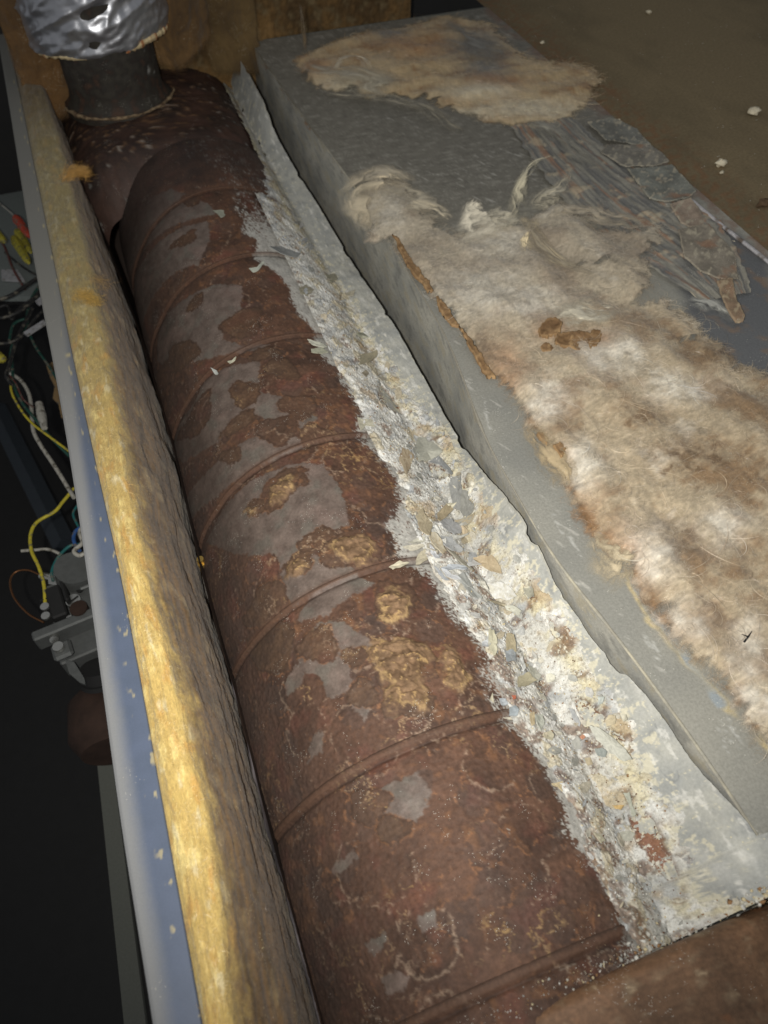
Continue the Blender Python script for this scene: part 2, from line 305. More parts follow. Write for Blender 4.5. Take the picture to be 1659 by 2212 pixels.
def drum_surface(Y, TH, radius=RD, plain=False, ribs=True):
    """returns radial offset, colour and roughness for points of the shell"""
    S_ = TH * RD
    wx = Y + .0042 * fbm(Y, S_, 120, 4, 1, .62) ; ws = S_ + .0042 * fbm(Y, S_, 120, 4, 5, .62)
    steel = np.full(Y.shape, .05, F); bl = steel.copy(); cr = steel.copy(); inner = steel.copy()
    if not plain:
        for p in STEEL_UV: steel = np.minimum(steel, sdf(wx, ws, p, .012))
        tone = np.zeros(Y.shape, F)
        for q_, p in enumerate(BLOB_UV):
            d = sdf(wx, ws, p, .012); tone = np.where(d < bl, (q_ * 37 % 11) / 10., tone); inner = np.where(np.abs(d) < np.abs(inner), d, inner); bl = np.minimum(bl, d)
        for p in CRUST_UV: cr = np.minimum(cr, sdf(wx, ws, p, .012))
    if plain: tone = 0 * Y
    n1 = fbm(Y, S_, 22, 4, 11); n2 = fbm(Y, S_, 80, 4, 21); n3 = fbm(Y, S_, 260, 3, 31); n4 = fbm(Y, S_, 9, 2, 41)
    far = sstep(.75, 1.0, Y)
    rust = 1 - sstep(.0009, -.0009, steel + .0012 * n3)
    rust = np.maximum(rust, sstep(.0007, -.0007, bl))
    # random ghost patches: overlapping round stains inside the rust field
    c = mix(np.zeros(Y.shape + (3,), F) + OCHRE['rust'], OCHRE['dk'], np.clip(.30 + 1.6 * n1 + .5 * n2, 0, 1) * .75)
    c = mix(c, OCHRE['or'], sstep(.12, .55, n2 + .45 * n4) * .5)
    c = mix(c, OCHRE['red'], sstep(.05, .5, fbm(Y, S_, 34, 3, 51)) * .6)
    f1, f2, cid = worley(wx + .004 * n2, ws, 46, 3)
    ghost = sstep(.62, .50, f1) * (cid > .35)
    c = mix(c, c * .74 + .018, ghost * .55 * (cid > .6)); c = mix(c, np.clip(c * 1.35, 0, 1), ghost * .5 * (cid <= .6))
    edge = np.exp(-((f1 - .56) / .03) ** 2) * (cid > .35) * sstep(-.05, .25, n3 + n2)
    c = mix(c, OCHRE['or'] * 1.15, edge * .7); h1, h2, hid = worley(wx, ws + .004 * n1, 27, 17); e2 = np.exp(-((h1 - .52) / .022) ** 2) * (hid > .4) * sstep(-.1, .25, n3 + n1)
    c = mix(c, c * .78, (h1 < .52) * (hid > .4) * .6); c = mix(c, OCHRE['tan'], e2 * .45)
    c = c * (1 + .30 * n3[..., None])
    s = mix(np.zeros(Y.shape + (3,), F) + OCHRE['steel'], lin(94, 82, 75), np.clip(.5 + 1.3 * n2, 0, 1)); s = mix(s, lin(128, 108, 100), sstep(.1, .5, n1) * .35)
    s = mix(s, lin(104, 102, 94), sstep(0, .5, fbm(Y, S_, 50, 3, 61)) * .5)
    col = mix(s, c, rust)
    inb = sstep(.0005, -.0008, bl)
    col = mix(col, mix(np.zeros(Y.shape + (3,), F) + lin(98, 76, 58), lin(74, 57, 45), np.clip(.5 + 1.5 * n2 + .5 * n3, 0, 1)), inb * (.25 + .6 * tone))
    rim = np.exp(-((inner) / .0008) ** 2) * np.clip(.35 + 2.2 * n2 + n3, 0, 1)
    col = mix(col, OCHRE['dk'] * .8, np.exp(-((inner + .0009) / .0011) ** 2) * .6 * (1 - far))
    col = mix(col, OCHRE['or'] * 1.15, rim * .55 * sstep(.7, .3, Y))
    # thin pale veins
    vn = fbm(wx, ws, 38, 4, 71, .62); vein = np.exp(-(vn / .022) ** 2) * sstep(.0, .35, fbm(Y, S_, 14, 2, 75)) * sstep(.75, .4, Y) * rust
    col = mix(col, mix(np.zeros(Y.shape + (3,), F) + OCHRE['ochre'], OCHRE['tan'], np.clip(.5 + 2 * n1, 0, 1)), np.clip(vein, 0, 1) * .62)
    # crusty ochre scabs
    inc = sstep(.0026, -.0022, cr + .0022 * n3 + .004 * n2)
    cn = ridged(wx + .003 * n2, ws, 95, 3, 81)
    cc = mix(np.zeros(Y.shape + (3,), F) + lin(132, 106, 80), lin(92, 72, 52), np.clip(.5 + 1.5 * n2 + n3, 0, 1)); cc = mix(cc, lin(186, 154, 104), sstep(.70, .90, cn) * .8); cc = mix(cc, lin(190, 160, 112), np.exp(-((cr + .0014 + .006 * n2 + .002 * n3) / .0012) ** 2) * .6 * np.clip(.4 + 2.4 * n1 + 1.5 * n3, 0, 1))
    col = mix(col, cc, inc * (1 - far) * .92)
    lift = inc * (.0010 + .0026 * np.clip(cn, 0, 1) + .0008 * n3) * sstep(-.001, -.006, cr + .0) + inc * .0012
    # grey wash near the debris side
    gw = (1 - sstep(.5, .8, Y) * .7) * sstep(.50, 1.0, TH + .55 * n1 + .3 * n2) * sstep(-.05, .4, n2 + .6 * fbm(Y, S_, 20, 2, 91) + .10)
    col = mix(col, OCHRE['grey'], gw * .55)
    # pale powder near the strip
    pw = (1 - sstep(.5, .8, Y) * .8) * sstep(.62, .95, TH + .2 * n2 + .12 * n1) * sstep(0.05, .42, n3 + .5 * n2 + .15)
    col = mix(col, lin(190, 188, 180), pw * .75)
    if PD is not None:
        dx = (XC + RD * np.sin(TH)) - np.interp(Y, PD[:, 1], PD[:, 0]); reach = sstep(-.017 + .022 * np.clip(Y - .3, 0, .5), .004, dx + .014 * n1) * (1 - .75 * sstep(.78, .92, Y))
        fine = perlin2(Y * 900, S_ * 900, 12) * .5 + perlin2(Y * 420, S_ * 420, 14) * .5
        col = mix(col, lin(188, 187, 180), sstep(.62, .30, fine * .9 + n3 * .5 + 1.15 - reach * 1.25 - .5 * n2) * .85 * sstep(-.05, .25, reach + .3 * n2 - .1)); col = mix(col, lin(130, 128, 124), reach * sstep(-.1, .4, n2) * .5)
    # darker brown toward the far end and down the left flank
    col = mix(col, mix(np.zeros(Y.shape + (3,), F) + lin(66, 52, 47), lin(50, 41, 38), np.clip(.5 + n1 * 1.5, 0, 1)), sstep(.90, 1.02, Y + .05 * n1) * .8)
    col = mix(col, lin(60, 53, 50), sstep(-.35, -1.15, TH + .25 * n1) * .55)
    off = .00022 * n3 + .00035 * n2 + lift + inb * .00035 - rust * (.0003 - .0004 * n3) 
    if ribs:
        t = np.zeros_like(Y)
        for a, b in zip([-.13] + RIBS, RIBS + [1.09]):
            m = (Y >= a) & (Y < b); u = (Y - a) / (b - a); t = np.where(m, 1 - (2 * u - 1) ** 4, t)
        off = off + .0034 * t - .001
        for q, r in enumerate(RIBS):
            dy = Y - r + .0006 * fbm(TH * 0 + r * 7, S_, 40, 2, 95)
            off = off - .0014 * np.exp(-(dy / .0016) ** 2) + .0002 * np.exp(-((dy - .0045) / .002) ** 2)
            col = mix(col, lin(34, 26, 24), np.exp(-(dy / .0011) ** 2) * .8 * np.clip(.75 + n2, 0, 1))
            col = mix(col, OCHRE['rust'], np.exp(-((dy - .004) / .0035) ** 2) * .7)
            col = mix(col, lin(176, 166, 150), np.exp(-((dy + .0018) / .0006) ** 2) * sstep(.05, .4, n3 + n2) * .7 * sstep(-.2, .5, TH))
    rgh = .44 + .26 * rust + .1 * n2 + inc * .1
    return off, col, np.clip(rgh, .3, .95)
ys = []; y = -.004
while y < 1.09: ys.append(y); y += .00085 * max(.6, math.hypot(y, .55) ** 2 / .33)
ys = np.array(ys); ths = np.radians(np.linspace(-100, 88, 430))
Yg, Tg = np.meshgrid(ys, ths, indexing='ij')
off, col, rgh = drum_surface(Yg, Tg)
off = off + .011 * sstep(-.95, -1.65, Tg)
rr_ = RD + off
shellP = np.stack([XC + rr_ * np.sin(Tg), Yg, ZC + rr_ * np.cos(Tg)], -1)
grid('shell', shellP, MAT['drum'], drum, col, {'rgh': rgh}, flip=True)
# raised band beside every seam
for r in RIBS:
    yy = np.linspace(r + .0022, r + (.0080 if r < .2 else .0058), 9); th = np.radians(np.linspace(-98, 86, 300)); Y2, T2 = np.meshgrid(yy, th, indexing='ij')
    o2, c2, r2 = drum_surface(Y2, T2)
    u = (Y2 - yy[0]) / (yy[-1] - yy[0]); h = (.0009 if r < .2 else .0005) * np.sqrt(np.clip(1 - (2 * u - 1) ** 2, 0, 1)) * (1 + .25 * fbm(Y2, T2 * RD, 90, 2, 3)) - .0004
    rr = RD + .0004 + .011 * sstep(-.95, -1.65, T2) + h + .0003 * fbm(Y2, T2 * RD, 300, 2, 8)
    c2 = mix(c2, lin(96, 74, 60), np.full(Y2.shape, .25)); c2 = mix(c2, lin(60, 46, 38), sstep(.45, 1, u) * .7)
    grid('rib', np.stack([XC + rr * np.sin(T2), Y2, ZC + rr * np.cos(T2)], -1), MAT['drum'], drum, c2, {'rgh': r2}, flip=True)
# front header: the bigger end drum in the foreground
Yh, Th = np.meshgrid(np.concatenate([np.linspace(.0068, -.02, 40), np.linspace(-.021, -.12, 60)]), np.radians(np.linspace(-95, 95, 330)), indexing='ij')
n1 = fbm(Yh, Th * RD, 25, 4, 110); n2 = fbm(Yh, Th * RD, 110, 4, 115); n3 = fbm(Yh, Th * RD, 400, 2, 118)
hr = .1375 - .010 * np.clip((Yh + .004) / .0108, 0, 1) ** 3 * .9 + .0003 * n2
hr = np.where(Yh > .0060, hr - .010 * np.clip((Yh - .0060) / .0008, 0, 1), hr)
hc = mix(np.zeros(Yh.shape + (3,), F) + lin(124, 94, 70), lin(84, 64, 48), np.clip(.5 + 1.4 * n1, 0, 1)); hc = hc * (1 + .3 * n3[..., None]); hc = mix(hc, lin(140, 122, 98), sstep(.1, .5, n2) * .45)
hc = mix(hc, lin(128, 82, 50), sstep(.28, .6, fbm(Yh, Th * RD, 60, 3, 120)) * .6); hc = mix(hc, lin(180, 160, 130), sstep(.45, .7, n2 + .3 * n3) * .6)
XH = .165; hs = .162 / .1375
grid('front_header', np.stack([XH + hs * hr * np.sign(np.sin(Th)) * np.abs(np.sin(Th)) ** .8, Yh, -.168 + hs * hr * np.sign(np.cos(Th)) * np.abs(np.cos(Th)) ** .62], -1), MAT['drum'], drum, hc, {'rgh': .6 + .1 * n1})
# rear header: a rounded loaf shaped box where the flue leaves
v = np.linspace(0, 1, 150); u = np.linspace(-1, 1, 150); Vv, Uu = np.meshgrid(v, u, indexing='ij')
yy = 1.062 + .40 * Vv; endr = 1 - np.clip((.17 - Vv) / .17, 0, 1) ** 2.3 * .42 - np.clip((Vv - .86) / .14, 0, 1) ** 2.6 * .45
a = Uu * math.pi * .56; ca = np.cos(a); sa = np.sin(a); ex = .62
xx = .064 + (.152 * (1 - .22 * np.clip((.2 - Vv) / .2, 0, 1) ** 2)) * np.sign(sa) * np.abs(sa) ** ex; zz = -.17 + .148 * endr * np.sign(ca) * np.abs(ca) ** ex
n1 = fbm(xx, yy, 20, 4, 130); n2 = fbm(xx, yy, 90, 3, 135)
hc = mix(np.zeros(xx.shape + (3,), F) + lin(74, 54, 46), lin(46, 36, 32), np.clip(.5 + 1.5 * n1 + .6 * n2, 0, 1)); hc = mix(hc, lin(128, 96, 68), sstep(.12, .5, n2 + .3 * n1) * sstep(.12, .05, np.hypot(xx - .03, yy - 1.24) - .05) * .8)
hc = mix(hc, lin(160, 160, 155), sstep(.42, .6, n2 + n1 * .4) * .4)
grid('rear_header', np.stack([xx, yy, zz + .004 * n1 + .0016 * n2], -1), MAT['drum'], drum, hc, {'rgh': .6 + .1 * n1}, flip=True)
# flue collar with its broken pale seal
CX, CY = .020, 1.268
zc_ = np.linspace(-.03, .12, 60); ac = np.linspace(0, 2 * math.pi, 140); Zc, Ac = np.meshgrid(zc_, ac, indexing='ij')
rc = .068 + .001 * fbm(Ac * .07, Zc, 90, 3, 140) + .012 * np.exp(-np.clip(Zc + .022, 0, 1) / .006)
n2 = fbm(Ac * .07, Zc, 60, 4, 141); cc = mix(np.zeros(Zc.shape + (3,), F) + lin(58, 54, 47), lin(36, 33, 31), np.clip(.5 + 1.6 * n2, 0, 1)); cc = mix(cc, lin(88, 64, 48), sstep(.1, .6, n2 + .2 * sstep(.03, -.02, Zc)) * .6)
cc = mix(cc, lin(150, 150, 145), sstep(.30, .5, fbm(Ac * .07, Zc, 45, 3, 146)) * sstep(5.2, 5.6, Ac) * sstep(6.3, 5.9, Ac) * .8)
collar = grid('flue_collar', np.stack([CX + rc * np.cos(Ac), CY + rc * np.sin(Ac), Zc], -1), MAT['drum'], drum, cc, {'rgh': .7 + .1 * n2})
aa = np.linspace(math.radians(196), math.radians(352), 420); kk = np.linspace(0, 2 * math.pi, 9); A2, K2 = np.meshgrid(aa, kk, indexing='ij')
thick = (.0016 + .0012 * fbm(A2, A2 * 0, 9, 4, 150) + .0022 * sstep(.1, .9, fbm(A2, A2 * 0 + 6, 2.2, 2, 151))) * sstep(-.7, -.2, fbm(A2, A2 * 0 + 3, 3, 2, 152)); rs = .083 + .003 * fbm(A2, A2 * 0 + 1, 5, 3, 155)
rs = rs + thick * np.cos(K2)
grid('seal_ring', np.stack([CX + rs * np.cos(A2), CY + rs * np.sin(A2), -.0175 + thick * 1.1 * np.sin(K2)], -1), MAT['flake'], drum, mix(np.zeros(A2.shape + (3,), F) + lin(140, 122, 96), lin(70, 54, 42), np.clip(.4 + 1.5 * fbm(A2, K2 * .05, 9, 3, 156), 0, 1)))

# ================================================================== DUCT BOX ON THE RIGHT
XR = .665
_E = np.array([onz(a, b, 0)[:2] for a, b in [(555, 112), (645, 240), (770, 410), (850, 535), (912, 640), (968, 737), (1015, 860), (1046, 950), (1084, 1015), (1122, 1080), (1160, 1150), (1196, 1208), (1235, 1258), (1296, 1332), (1360, 1413), (1449, 1535), (1525, 1640), (1605, 1760)]]); _E = _E[np.argsort(_E[:, 1])]
_ey = np.linspace(-.1, 1.5, 400); _ex = np.convolve(np.pad(np.interp(_ey, _E[:, 1], _E[:, 0]), 9, mode='edge'), np.ones(19) / 19, 'valid')
def XEf(Y): return np.interp(Y, _ey, _ex)
box = empty('metal_duct_box', (.46, .6, -.2)); tag(box, 'wide flat topped grey metal box under the fluffy insulation, right of the drum', 'metal box')
PX = lambda pts, z=0.0: [tuple(onz(a, b, z)[:2]) for a, b in pts]
ys2 = []; y = -.06
while y < 1.338: ys2.append(y); y += .0018 * max(1, (y * y + .25) / .45)
Yb, Ub = np.meshgrid(np.array(ys2), np.linspace(0, 1, 330), indexing='ij'); XE = XEf(Yb); Xb = XE + (XR - XE) * Ub
n1 = fbm(Xb, Yb, 8, 3, 201); n2 = fbm(Xb, Yb * .55, 90, 4, 205); n3 = fbm(Xb, Yb, 300, 2, 209); n4 = fbm(Xb, Yb, 34, 4, 211)
bc = mix(np.zeros(Xb.shape + (3,), F) + lin(158, 156, 146), lin(134, 134, 128), np.clip(.5 + 1.3 * n1, 0, 1))
bc = mix(bc, lin(120, 117, 108), sstep(.60, .80, Yb + .06 * n1) * .9)
nst = fbm(Xb * .45, Yb * 1.6, 110, 4, 217, .62) + .5 * fbm(Xb, Yb, 700, 2, 219); bc = mix(bc, lin(168, 166, 156), sstep(.08, .5, nst) * sstep(.5, .8, Yb) * .5); bc = mix(bc, lin(84, 82, 76), sstep(.05, .5, -nst) * sstep(.5, .8, Yb) * .4); scr = fbm((Xb + Yb * .5) * 3.2, (Yb - Xb * .6) * .5, 60, 3, 215); bc = mix(bc, lin(186, 184, 176), sstep(.34, .5, scr) * sstep(.1, .3, n1 + .12) * .6)
slate = sdf(Xb + .01 * n4, Yb + .01 * n1, PX([(1440, 560), (1560, 480), (1659, 560), (1700, 700), (1700, 830), (1600, 800), (1500, 720)]), .05)
bc = mix(bc, mix(np.zeros(Xb.shape + (3,), F) + lin(104, 106, 108), lin(128, 112, 98), sstep(.1, .5, n4)), sstep(.01, -.01, slate))
rust_edge = sstep(.03, .0, XR - Xb + .02 * n4) * sstep(.0, .4, n4 + .2)
bc = mix(bc, lin(128, 96, 78), rust_edge * .7)
# stained tide line beside the wool and wipe marks
for pts, cc_, wd in [([(1352, 1225), (1380, 1292), (1412, 1342), (1452, 1392), (1492, 1435), (1556, 1508), (1616, 1572), (1680, 1635)], (196, 180, 138), .0048), ([(1366, 1245), (1392, 1300), (1436, 1360), (1474, 1410), (1560, 1520)], (150, 158, 162), .0045)]:
    q = np.array(PX(pts)); d = np.full(Xb.shape, 9., F)
    for a_, b_ in zip(q[:-1], q[1:]): d = np.minimum(d, sdf(Xb + .003 * n4, Yb + .003 * n2, [a_, b_, a_ + 1e-5], .03))
    bc = mix(bc, lin(*cc_), sstep(wd, wd * .3, np.abs(d) + .004 * n2) * np.clip(.7 + 2.4 * n4, 0, 1))
for pts in [[(1395, 1370), (1430, 1450)], [(1400, 1420), (1440, 1400)], [(1410, 1385), (1440, 1430)], [(1560, 1560), (1585, 1610)], [(1570, 1550), (1600, 1600)], [(1548, 1570), (1570, 1620)], [(1010, 960), (1045, 1040)], [(1045, 860), (1060, 930)], [(1230, 1150), (1260, 1215)], [(1195, 1110), (1215, 1150)]]:
    q = PX(pts); q0, q1 = np.array(q[0]), np.array(q[1]); d = sdf(Xb + .0035 * n2, Yb + .0035 * n3, [q0, q1, q0 + 1e-5], .02)
    bc = mix(bc, lin(182, 182, 176), sstep(.0022, .0004, np.abs(d)) * sstep(-.1, .3, n3 + n2) * .8)
zt = -.0003 + .0004 * n1 + .00012 * n3 + .006 * np.exp(-((Xb - XE) / .02)) * 0
grid('top_sheet', np.stack([Xb, Yb, zt], -1), MAT['box'], box, bc, flip=True)
Ys, Zs = np.meshgrid(np.array(ys2), np.linspace(.0, -.20, 120), indexing='ij')
n1 = fbm(Ys, Zs, 20, 3, 221); n2 = fbm(Ys * 2.0 + Zs * 1.2, (Zs - Ys * .25) * 7, 14, 4, 225); n3 = fbm(Ys, Zs, 220, 3, 229)
sc_ = mix(np.zeros(Ys.shape + (3,), F) + lin(184, 182, 172), lin(160, 160, 154), np.clip(.5 + 1.5 * n1, 0, 1)); sc_ = mix(sc_, lin(172, 166, 148), sstep(.08, .36, n2 + .3 * n3) * .85); sc_ = mix(sc_, lin(118, 118, 114), sstep(.1, .4, -n2 + .3 * n3) * .5)  # side coloured lighter than the top to offset its dim grazing light
sc_ = mix(sc_, lin(150, 112, 78), sstep(.2, .5, n3 + n1) * sstep(-.012, -.002, Zs) * sstep(.7, .9, Ys) * .8)
grid('side_sheet', np.stack([XEf(Ys) + .0006 * n1 + .0002 * n3, Ys, Zs - .0005], -1), MAT['box'], box, sc_)
g = MB(); g.box((.465, 1.338, -.1), (.396, .002, .2)); g.build('end_sheet', MAT['post'], box)
# rolled lip / dried sealant bead along the near edge
Yl, Kl = np.meshgrid(np.array(ys2), np.linspace(0, 2 * math.pi, 9), indexing='ij')
nb = fbm(Yl, Yl * 0, 60, 3, 231); rb = .0010 + .0004 * nb + .0016 * sstep(.1, .5, fbm(Yl, Yl * 0 + 9, 16, 3, 233)) * sstep(.55, .35, Yl); rb = np.where((Yl > .30) & (Yl < .84), rb * .7, rb)
lc = mix(np.zeros(Yl.shape + (3,), F) + lin(182, 176, 156), lin(150, 148, 138), np.clip(.5 + 1.8 * nb, 0, 1)); lc = mix(lc, lin(120, 116, 104), sstep(.94, 1.0, Yl)); lc = mix(lc, lin(146, 142, 130), sstep(.30, .36, Yl) * sstep(.84, .76, Yl)); lc = mix(lc, lin(146, 142, 130), sstep(.0, .3, fbm(Yl, Yl * 0 + 2, 30, 3, 235)) * .8)
grid('edge_bead', np.stack([XEf(Yl) + .0008 + rb * 1.3 * np.cos(Kl), Yl, -.0004 + rb * .9 * np.sin(Kl)], -1), MAT['flake'], box, lc)
# right lip of the box
g = MB(); q = [onz(1494, 430, .004), onz(1560, 485, .004), onz(1659, 562, .004), onz(1760, 650, .004)]
g.tube([(p[0], p[1], .0025) for p in spline(q, 6)], .0022, 6); g.build('raised_seam', material('bright_edge', color=lin(196, 194, 196), rough=.55, metal=.3, bump=.2, wear=(lin(120, 110, 100), 60)), box, True)

# ================================================================== SEALING PAPER + DEBRIS IN THE GUTTER
EDGE = [(568, 215, .237), (600, 300, .238), (650, 385, .239), (700, 465, .240), (750, 550, .241), (800, 625, .243), (850, 700, .245), (893, 775, .247), (940, 860, .248), (965, 905, .249), (1000, 962, .250), (1045, 1020, .251), (1085, 1065, .2515), (1130, 1120, .252), (1165, 1185, .253), (1200, 1265, .254), (1240, 1320, .255),
        (1271, 1371, .256), (1330, 1435, .257), (1395, 1500, .258), (1440, 1560, .259), (1500, 1650, .261), (1550, 1710, .263), (1590, 1770, .2655), (1625, 1812, .270)]
def edge_pt(a, b):
    y = .5
    for _ in range(12): p = onx(a, b, float(XEf(y)) - float(np.interp(y, [0, .25, .45, .6, 1.2], [.0016, .0035, .010, .020, .032]))); y = .5 * y + .5 * p[1]
    return p
EP = np.array([edge_pt(a, b) for a, b, x in EDGE]); EP = np.vstack([EP, [(.30, .036, .0045), (.36, .022, .0045), (.40, -.05, .0045)]])
def strip_z(X, Y):
    """cross section of the paper: drum shoulder running into a plate that climbs to the free edge"""
    xe = np.interp(Y, EP[::-1, 1], EP[::-1, 0]); ze = np.interp(Y, EP[::-1, 1], EP[::-1, 2])
    zd = ZC + np.sqrt(np.clip((RD + .0026) ** 2 - (np.minimum(X, .22) - XC) ** 2, 0, 1))
    ax, az = .196, -.071
    sl = (np.minimum(ze, .004) - az) / (np.minimum(xe, XEf(Y)) - ax); zl = az + sl * (X - ax)
    zl = zl + .0022 * np.sin(np.clip((X - ax) / (np.minimum(xe, XEf(Y)) - ax), 0, 1) * math.pi)
    k = .008; h = np.clip(.5 + .5 * (zd - zl) / k, 0, 1); z = zl + (zd - zl) * h + k * h * (1 - h)
    z = np.where(X > .2, z, np.maximum(z, zd))
    fl = sstep(XEf(Y) - .05, XEf(Y) + .004, X) * sstep(.085, .042, Y)
    return z * (1 - fl) + .0045 * fl, xe
ys3 = []; y = .008
while y < 1.33: ys3.append(y); y += .00085 * max(.6, math.hypot(y, .55) ** 2 / .36)
ys3 = np.array(ys3)
W = np.linspace(0, 1, 250); Y3, W3 = np.meshgrid(ys3, W, indexing='ij')
xe3 = np.interp(Y3, EP[::-1, 1], EP[::-1, 0]) + .0004 * fbm(Y3, Y3 * 0, 160, 3, 301) + .0006 * fbm(Y3, Y3 * 0 + 4, 30, 2, 302) - .0022 * sstep(.18, .5, fbm(Y3, Y3 * 0 + 8, 34, 2, 303))
X3 = .150 + (xe3 - .150) * W3; Z3, _ = strip_z(X3, Y3)
# left ragged edge of the paper, debris field outline; both given on the drum / gutter
def strip_xy(px, py):
    z = -.03
    for _ in range(25):
        p = onz(px, py, z); z = .6 * z + .4 * float(strip_z(np.array([max(p[0], .12)]), np.array([p[1]]))[0][0])
    return onz(px, py, z)[:2]
R_DEB = [(600, 400), (640, 480), (690, 560), (750, 650), (790, 720), (840, 800), (895, 880), (960, 930), (1000, 1010), (1030, 1090), (1080, 1180), (1150, 1270), (1185, 1310), (1240, 1400), (1300, 1500), (1350, 1600), (1400, 1700), (1450, 1790), (1470, 1880), (1500, 1950), (1560, 1955), (1640, 1950)]
LD = np.array([strip_xy(*p) for p in L_DEB]); RDb = np.array([strip_xy(*p) for p in R_DEB])
def mono(P): 
    o = np.argsort(P[:, 1]); return P[o]
LD = mono(LD); RDb = mono(RDb)
xl = np.interp(Y3, LD[:, 1], LD[:, 0]); xr = np.interp(Y3, RDb[:, 1], RDb[:, 0])
xl = np.where(Y3 > .93, .17 + .02 * sstep(.93, 1.1, Y3), xl); xr = np.where(Y3 > .90, np.minimum(xr, .215), xr)
a1 = fbm(X3, Y3, 40, 4, 311); a2 = fbm(X3, Y3, 130, 4, 315); a3 = fbm(X3, Y3, 420, 3, 319); str_ = fbm((X3 - .35 * Z3) * 6, Y3 * .9, 22, 4, 323)
pap = empty('sealing_paper', (.23, .5, -.1)); tag(pap, 'long ragged strip of pale grey sealing paper between the rusty drum and the duct box', 'sealing strip')
pc = mix(np.zeros(X3.shape + (3,), F) + lin(180, 180, 172), lin(158, 160, 157), np.clip(.5 + 1.2 * a1, 0, 1)); pc = mix(pc, lin(128, 130, 130), sstep(.03, .006, np.abs(fbm(X3 * 3, Y3, 16, 3, 331))) * sstep(.1, .3, a1) * .5); pc = mix(pc, lin(196, 196, 190), sstep(.15, .5, str_) * .6)
pc = mix(pc, lin(214, 208, 184), sstep(.16, .42, a2 + .6 * a3 - .22 + .5 * sstep(.022, 0, X3 - xr)) * .75); pc = mix(pc, lin(222, 221, 214), sstep(.2, .5, fbm((X3 + .4 * Z3) * 2.2, Y3 * .8, 60, 4, 335) + .3 * a3) * .6)
pc = mix(pc, lin(120, 123, 126), sstep(.25, .5, fbm(X3 * 2, Y3, 60, 3, 327)) * .4)
wr = .0010 * a1 + .0004 * a2 + .0005 * str_
ragged = X3 - (xl + .010 + .006 * a1 + .004 * a2)
keep = ragged > -.001
grid('paper_sheet', np.stack([X3, Y3, Z3 + wr], -1), MAT['paper'], pap, pc, keep=keep & (X3 > .165), flip=True)
tedge = np.array([[float(a) for a in row] for row in zip(xe3[:, 0], ys3)]); ez, _ = strip_z(tedge[:, 0], tedge[:, 1])
nlow = 4; lowP = np.zeros((len(ys3), nlow, 3)); 
for k in range(nlow): lowP[:, k] = np.stack([tedge[:, 0] - .0004 * k, ys3, ez + wr[:, -1] - .0005 * k - .0], -1)
grid('torn_edge', lowP, MAT['paper'], pap, np.zeros((len(ys3), nlow, 3)) + lin(168, 167, 158), flip=True)
# rubble bed
HOL = [[(1355, 1765), (1405, 1758), (1440, 1830), (1468, 1895), (1440, 1905), (1400, 1862), (1368, 1810)], [(1235, 1510), (1265, 1510), (1300, 1540), (1318, 1570), (1305, 1585), (1260, 1565)], [(1320, 1578), (1340, 1580), (1350, 1598), (1340, 1610)], [(1125, 1250), (1140, 1265), (1160, 1300), (1140, 1300)], [(925, 1000), (960, 1010), (975, 1030), (960, 1038), (930, 1020)], [(998, 1035), (1012, 1045), (1010, 1058), (998, 1050)], [(1180, 1330), (1200, 1350), (1215, 1385), (1195, 1375)], [(820, 830), (850, 860), (870, 895), (850, 895), (815, 860)]]
inside = sstep(-.005, .010, X3 - xl + .007 * a1 + .006 * a2) * sstep(.010, -.008, X3 - xr - .003 + .009 * a1 + .007 * a2)
f1, f2, cid = worley(X3 + .004 * a2, (Y3 + .5 * Z3) * .62 + .004 * a1, 95, 9); g1, g2, gid = worley(X3 + .002 * a2, Y3 + .002 * a3, 330, 5)
tilt = (cid - .5) * perlin2(X3 * 190, Y3 * 190, 7)
fields = sstep(-.12, .22, a1 + .25)
calm = sstep(.30, -.05, fbm(X3, Y3, 26, 3, 361)); chunk = (.22 + .6 * calm) * (.0020 * cid + .0018 * tilt) * sstep(.02, .10, f2 - f1) * fields + .0011 * gid * sstep(.0, .12, g2 - g1) + .0006 * a3
barep = sstep(.24, .50, fbm(X3, Y3, 48, 3, 341) + .2 * a2 + .16 * sstep(.40, .25, Y3) + .28 * sstep(.28, .12, Y3) * sstep(.03, .0, X3 - xl))   # bare brown spots
hol = np.full(X3.shape, .02, F)
for hp in HOL: hol = np.minimum(hol, sdf(X3 + .003 * a2, Y3 + .003 * a3 + .003 * a2, [strip_xy(*p) for p in hp], .02))
holm = sstep(.0012, -.0012, hol); bare = np.maximum(barep * .75, holm)
H3 = -.0016 + inside * (.0024 + chunk * 1.25 + .0018 * np.clip(a1, -.3, 1) + .0005 * a2) - barep * .0006 - holm * .0022 + .0016 * np.exp(-((hol - .0022) / .0018) ** 2)
dc = mix(np.zeros(X3.shape + (3,), F) + lin(204, 203, 196), lin(176, 178, 177), sstep(.3, .6, cid) * calm); dc = mix(dc, lin(198, 188, 162), sstep(.80, .82, cid) * .8)
dc = mix(dc, lin(226, 226, 221), sstep(-.05, .25, fbm(X3, Y3, 40, 4, 345)) * .85)
dc = mix(dc, lin(214, 205, 172), sstep(.012, 0, np.abs(X3 - xr + .006)) * sstep(-.3, .2, a2 + a1) * .8)
dc = mix(dc, lin(176, 152, 116), sstep(.16, .5, fbm(X3, Y3, 36, 4, 349)) * .6)
dc = mix(dc, lin(132, 118, 100), sstep(.08, .40, -a3 - .05 + .3 * a2) * .45)
dc = mix(dc, lin(124, 124, 118), sstep(.06, .02, f2 - f1) * fields * .35 * calm)
speck = sstep(.82, .84, gid)
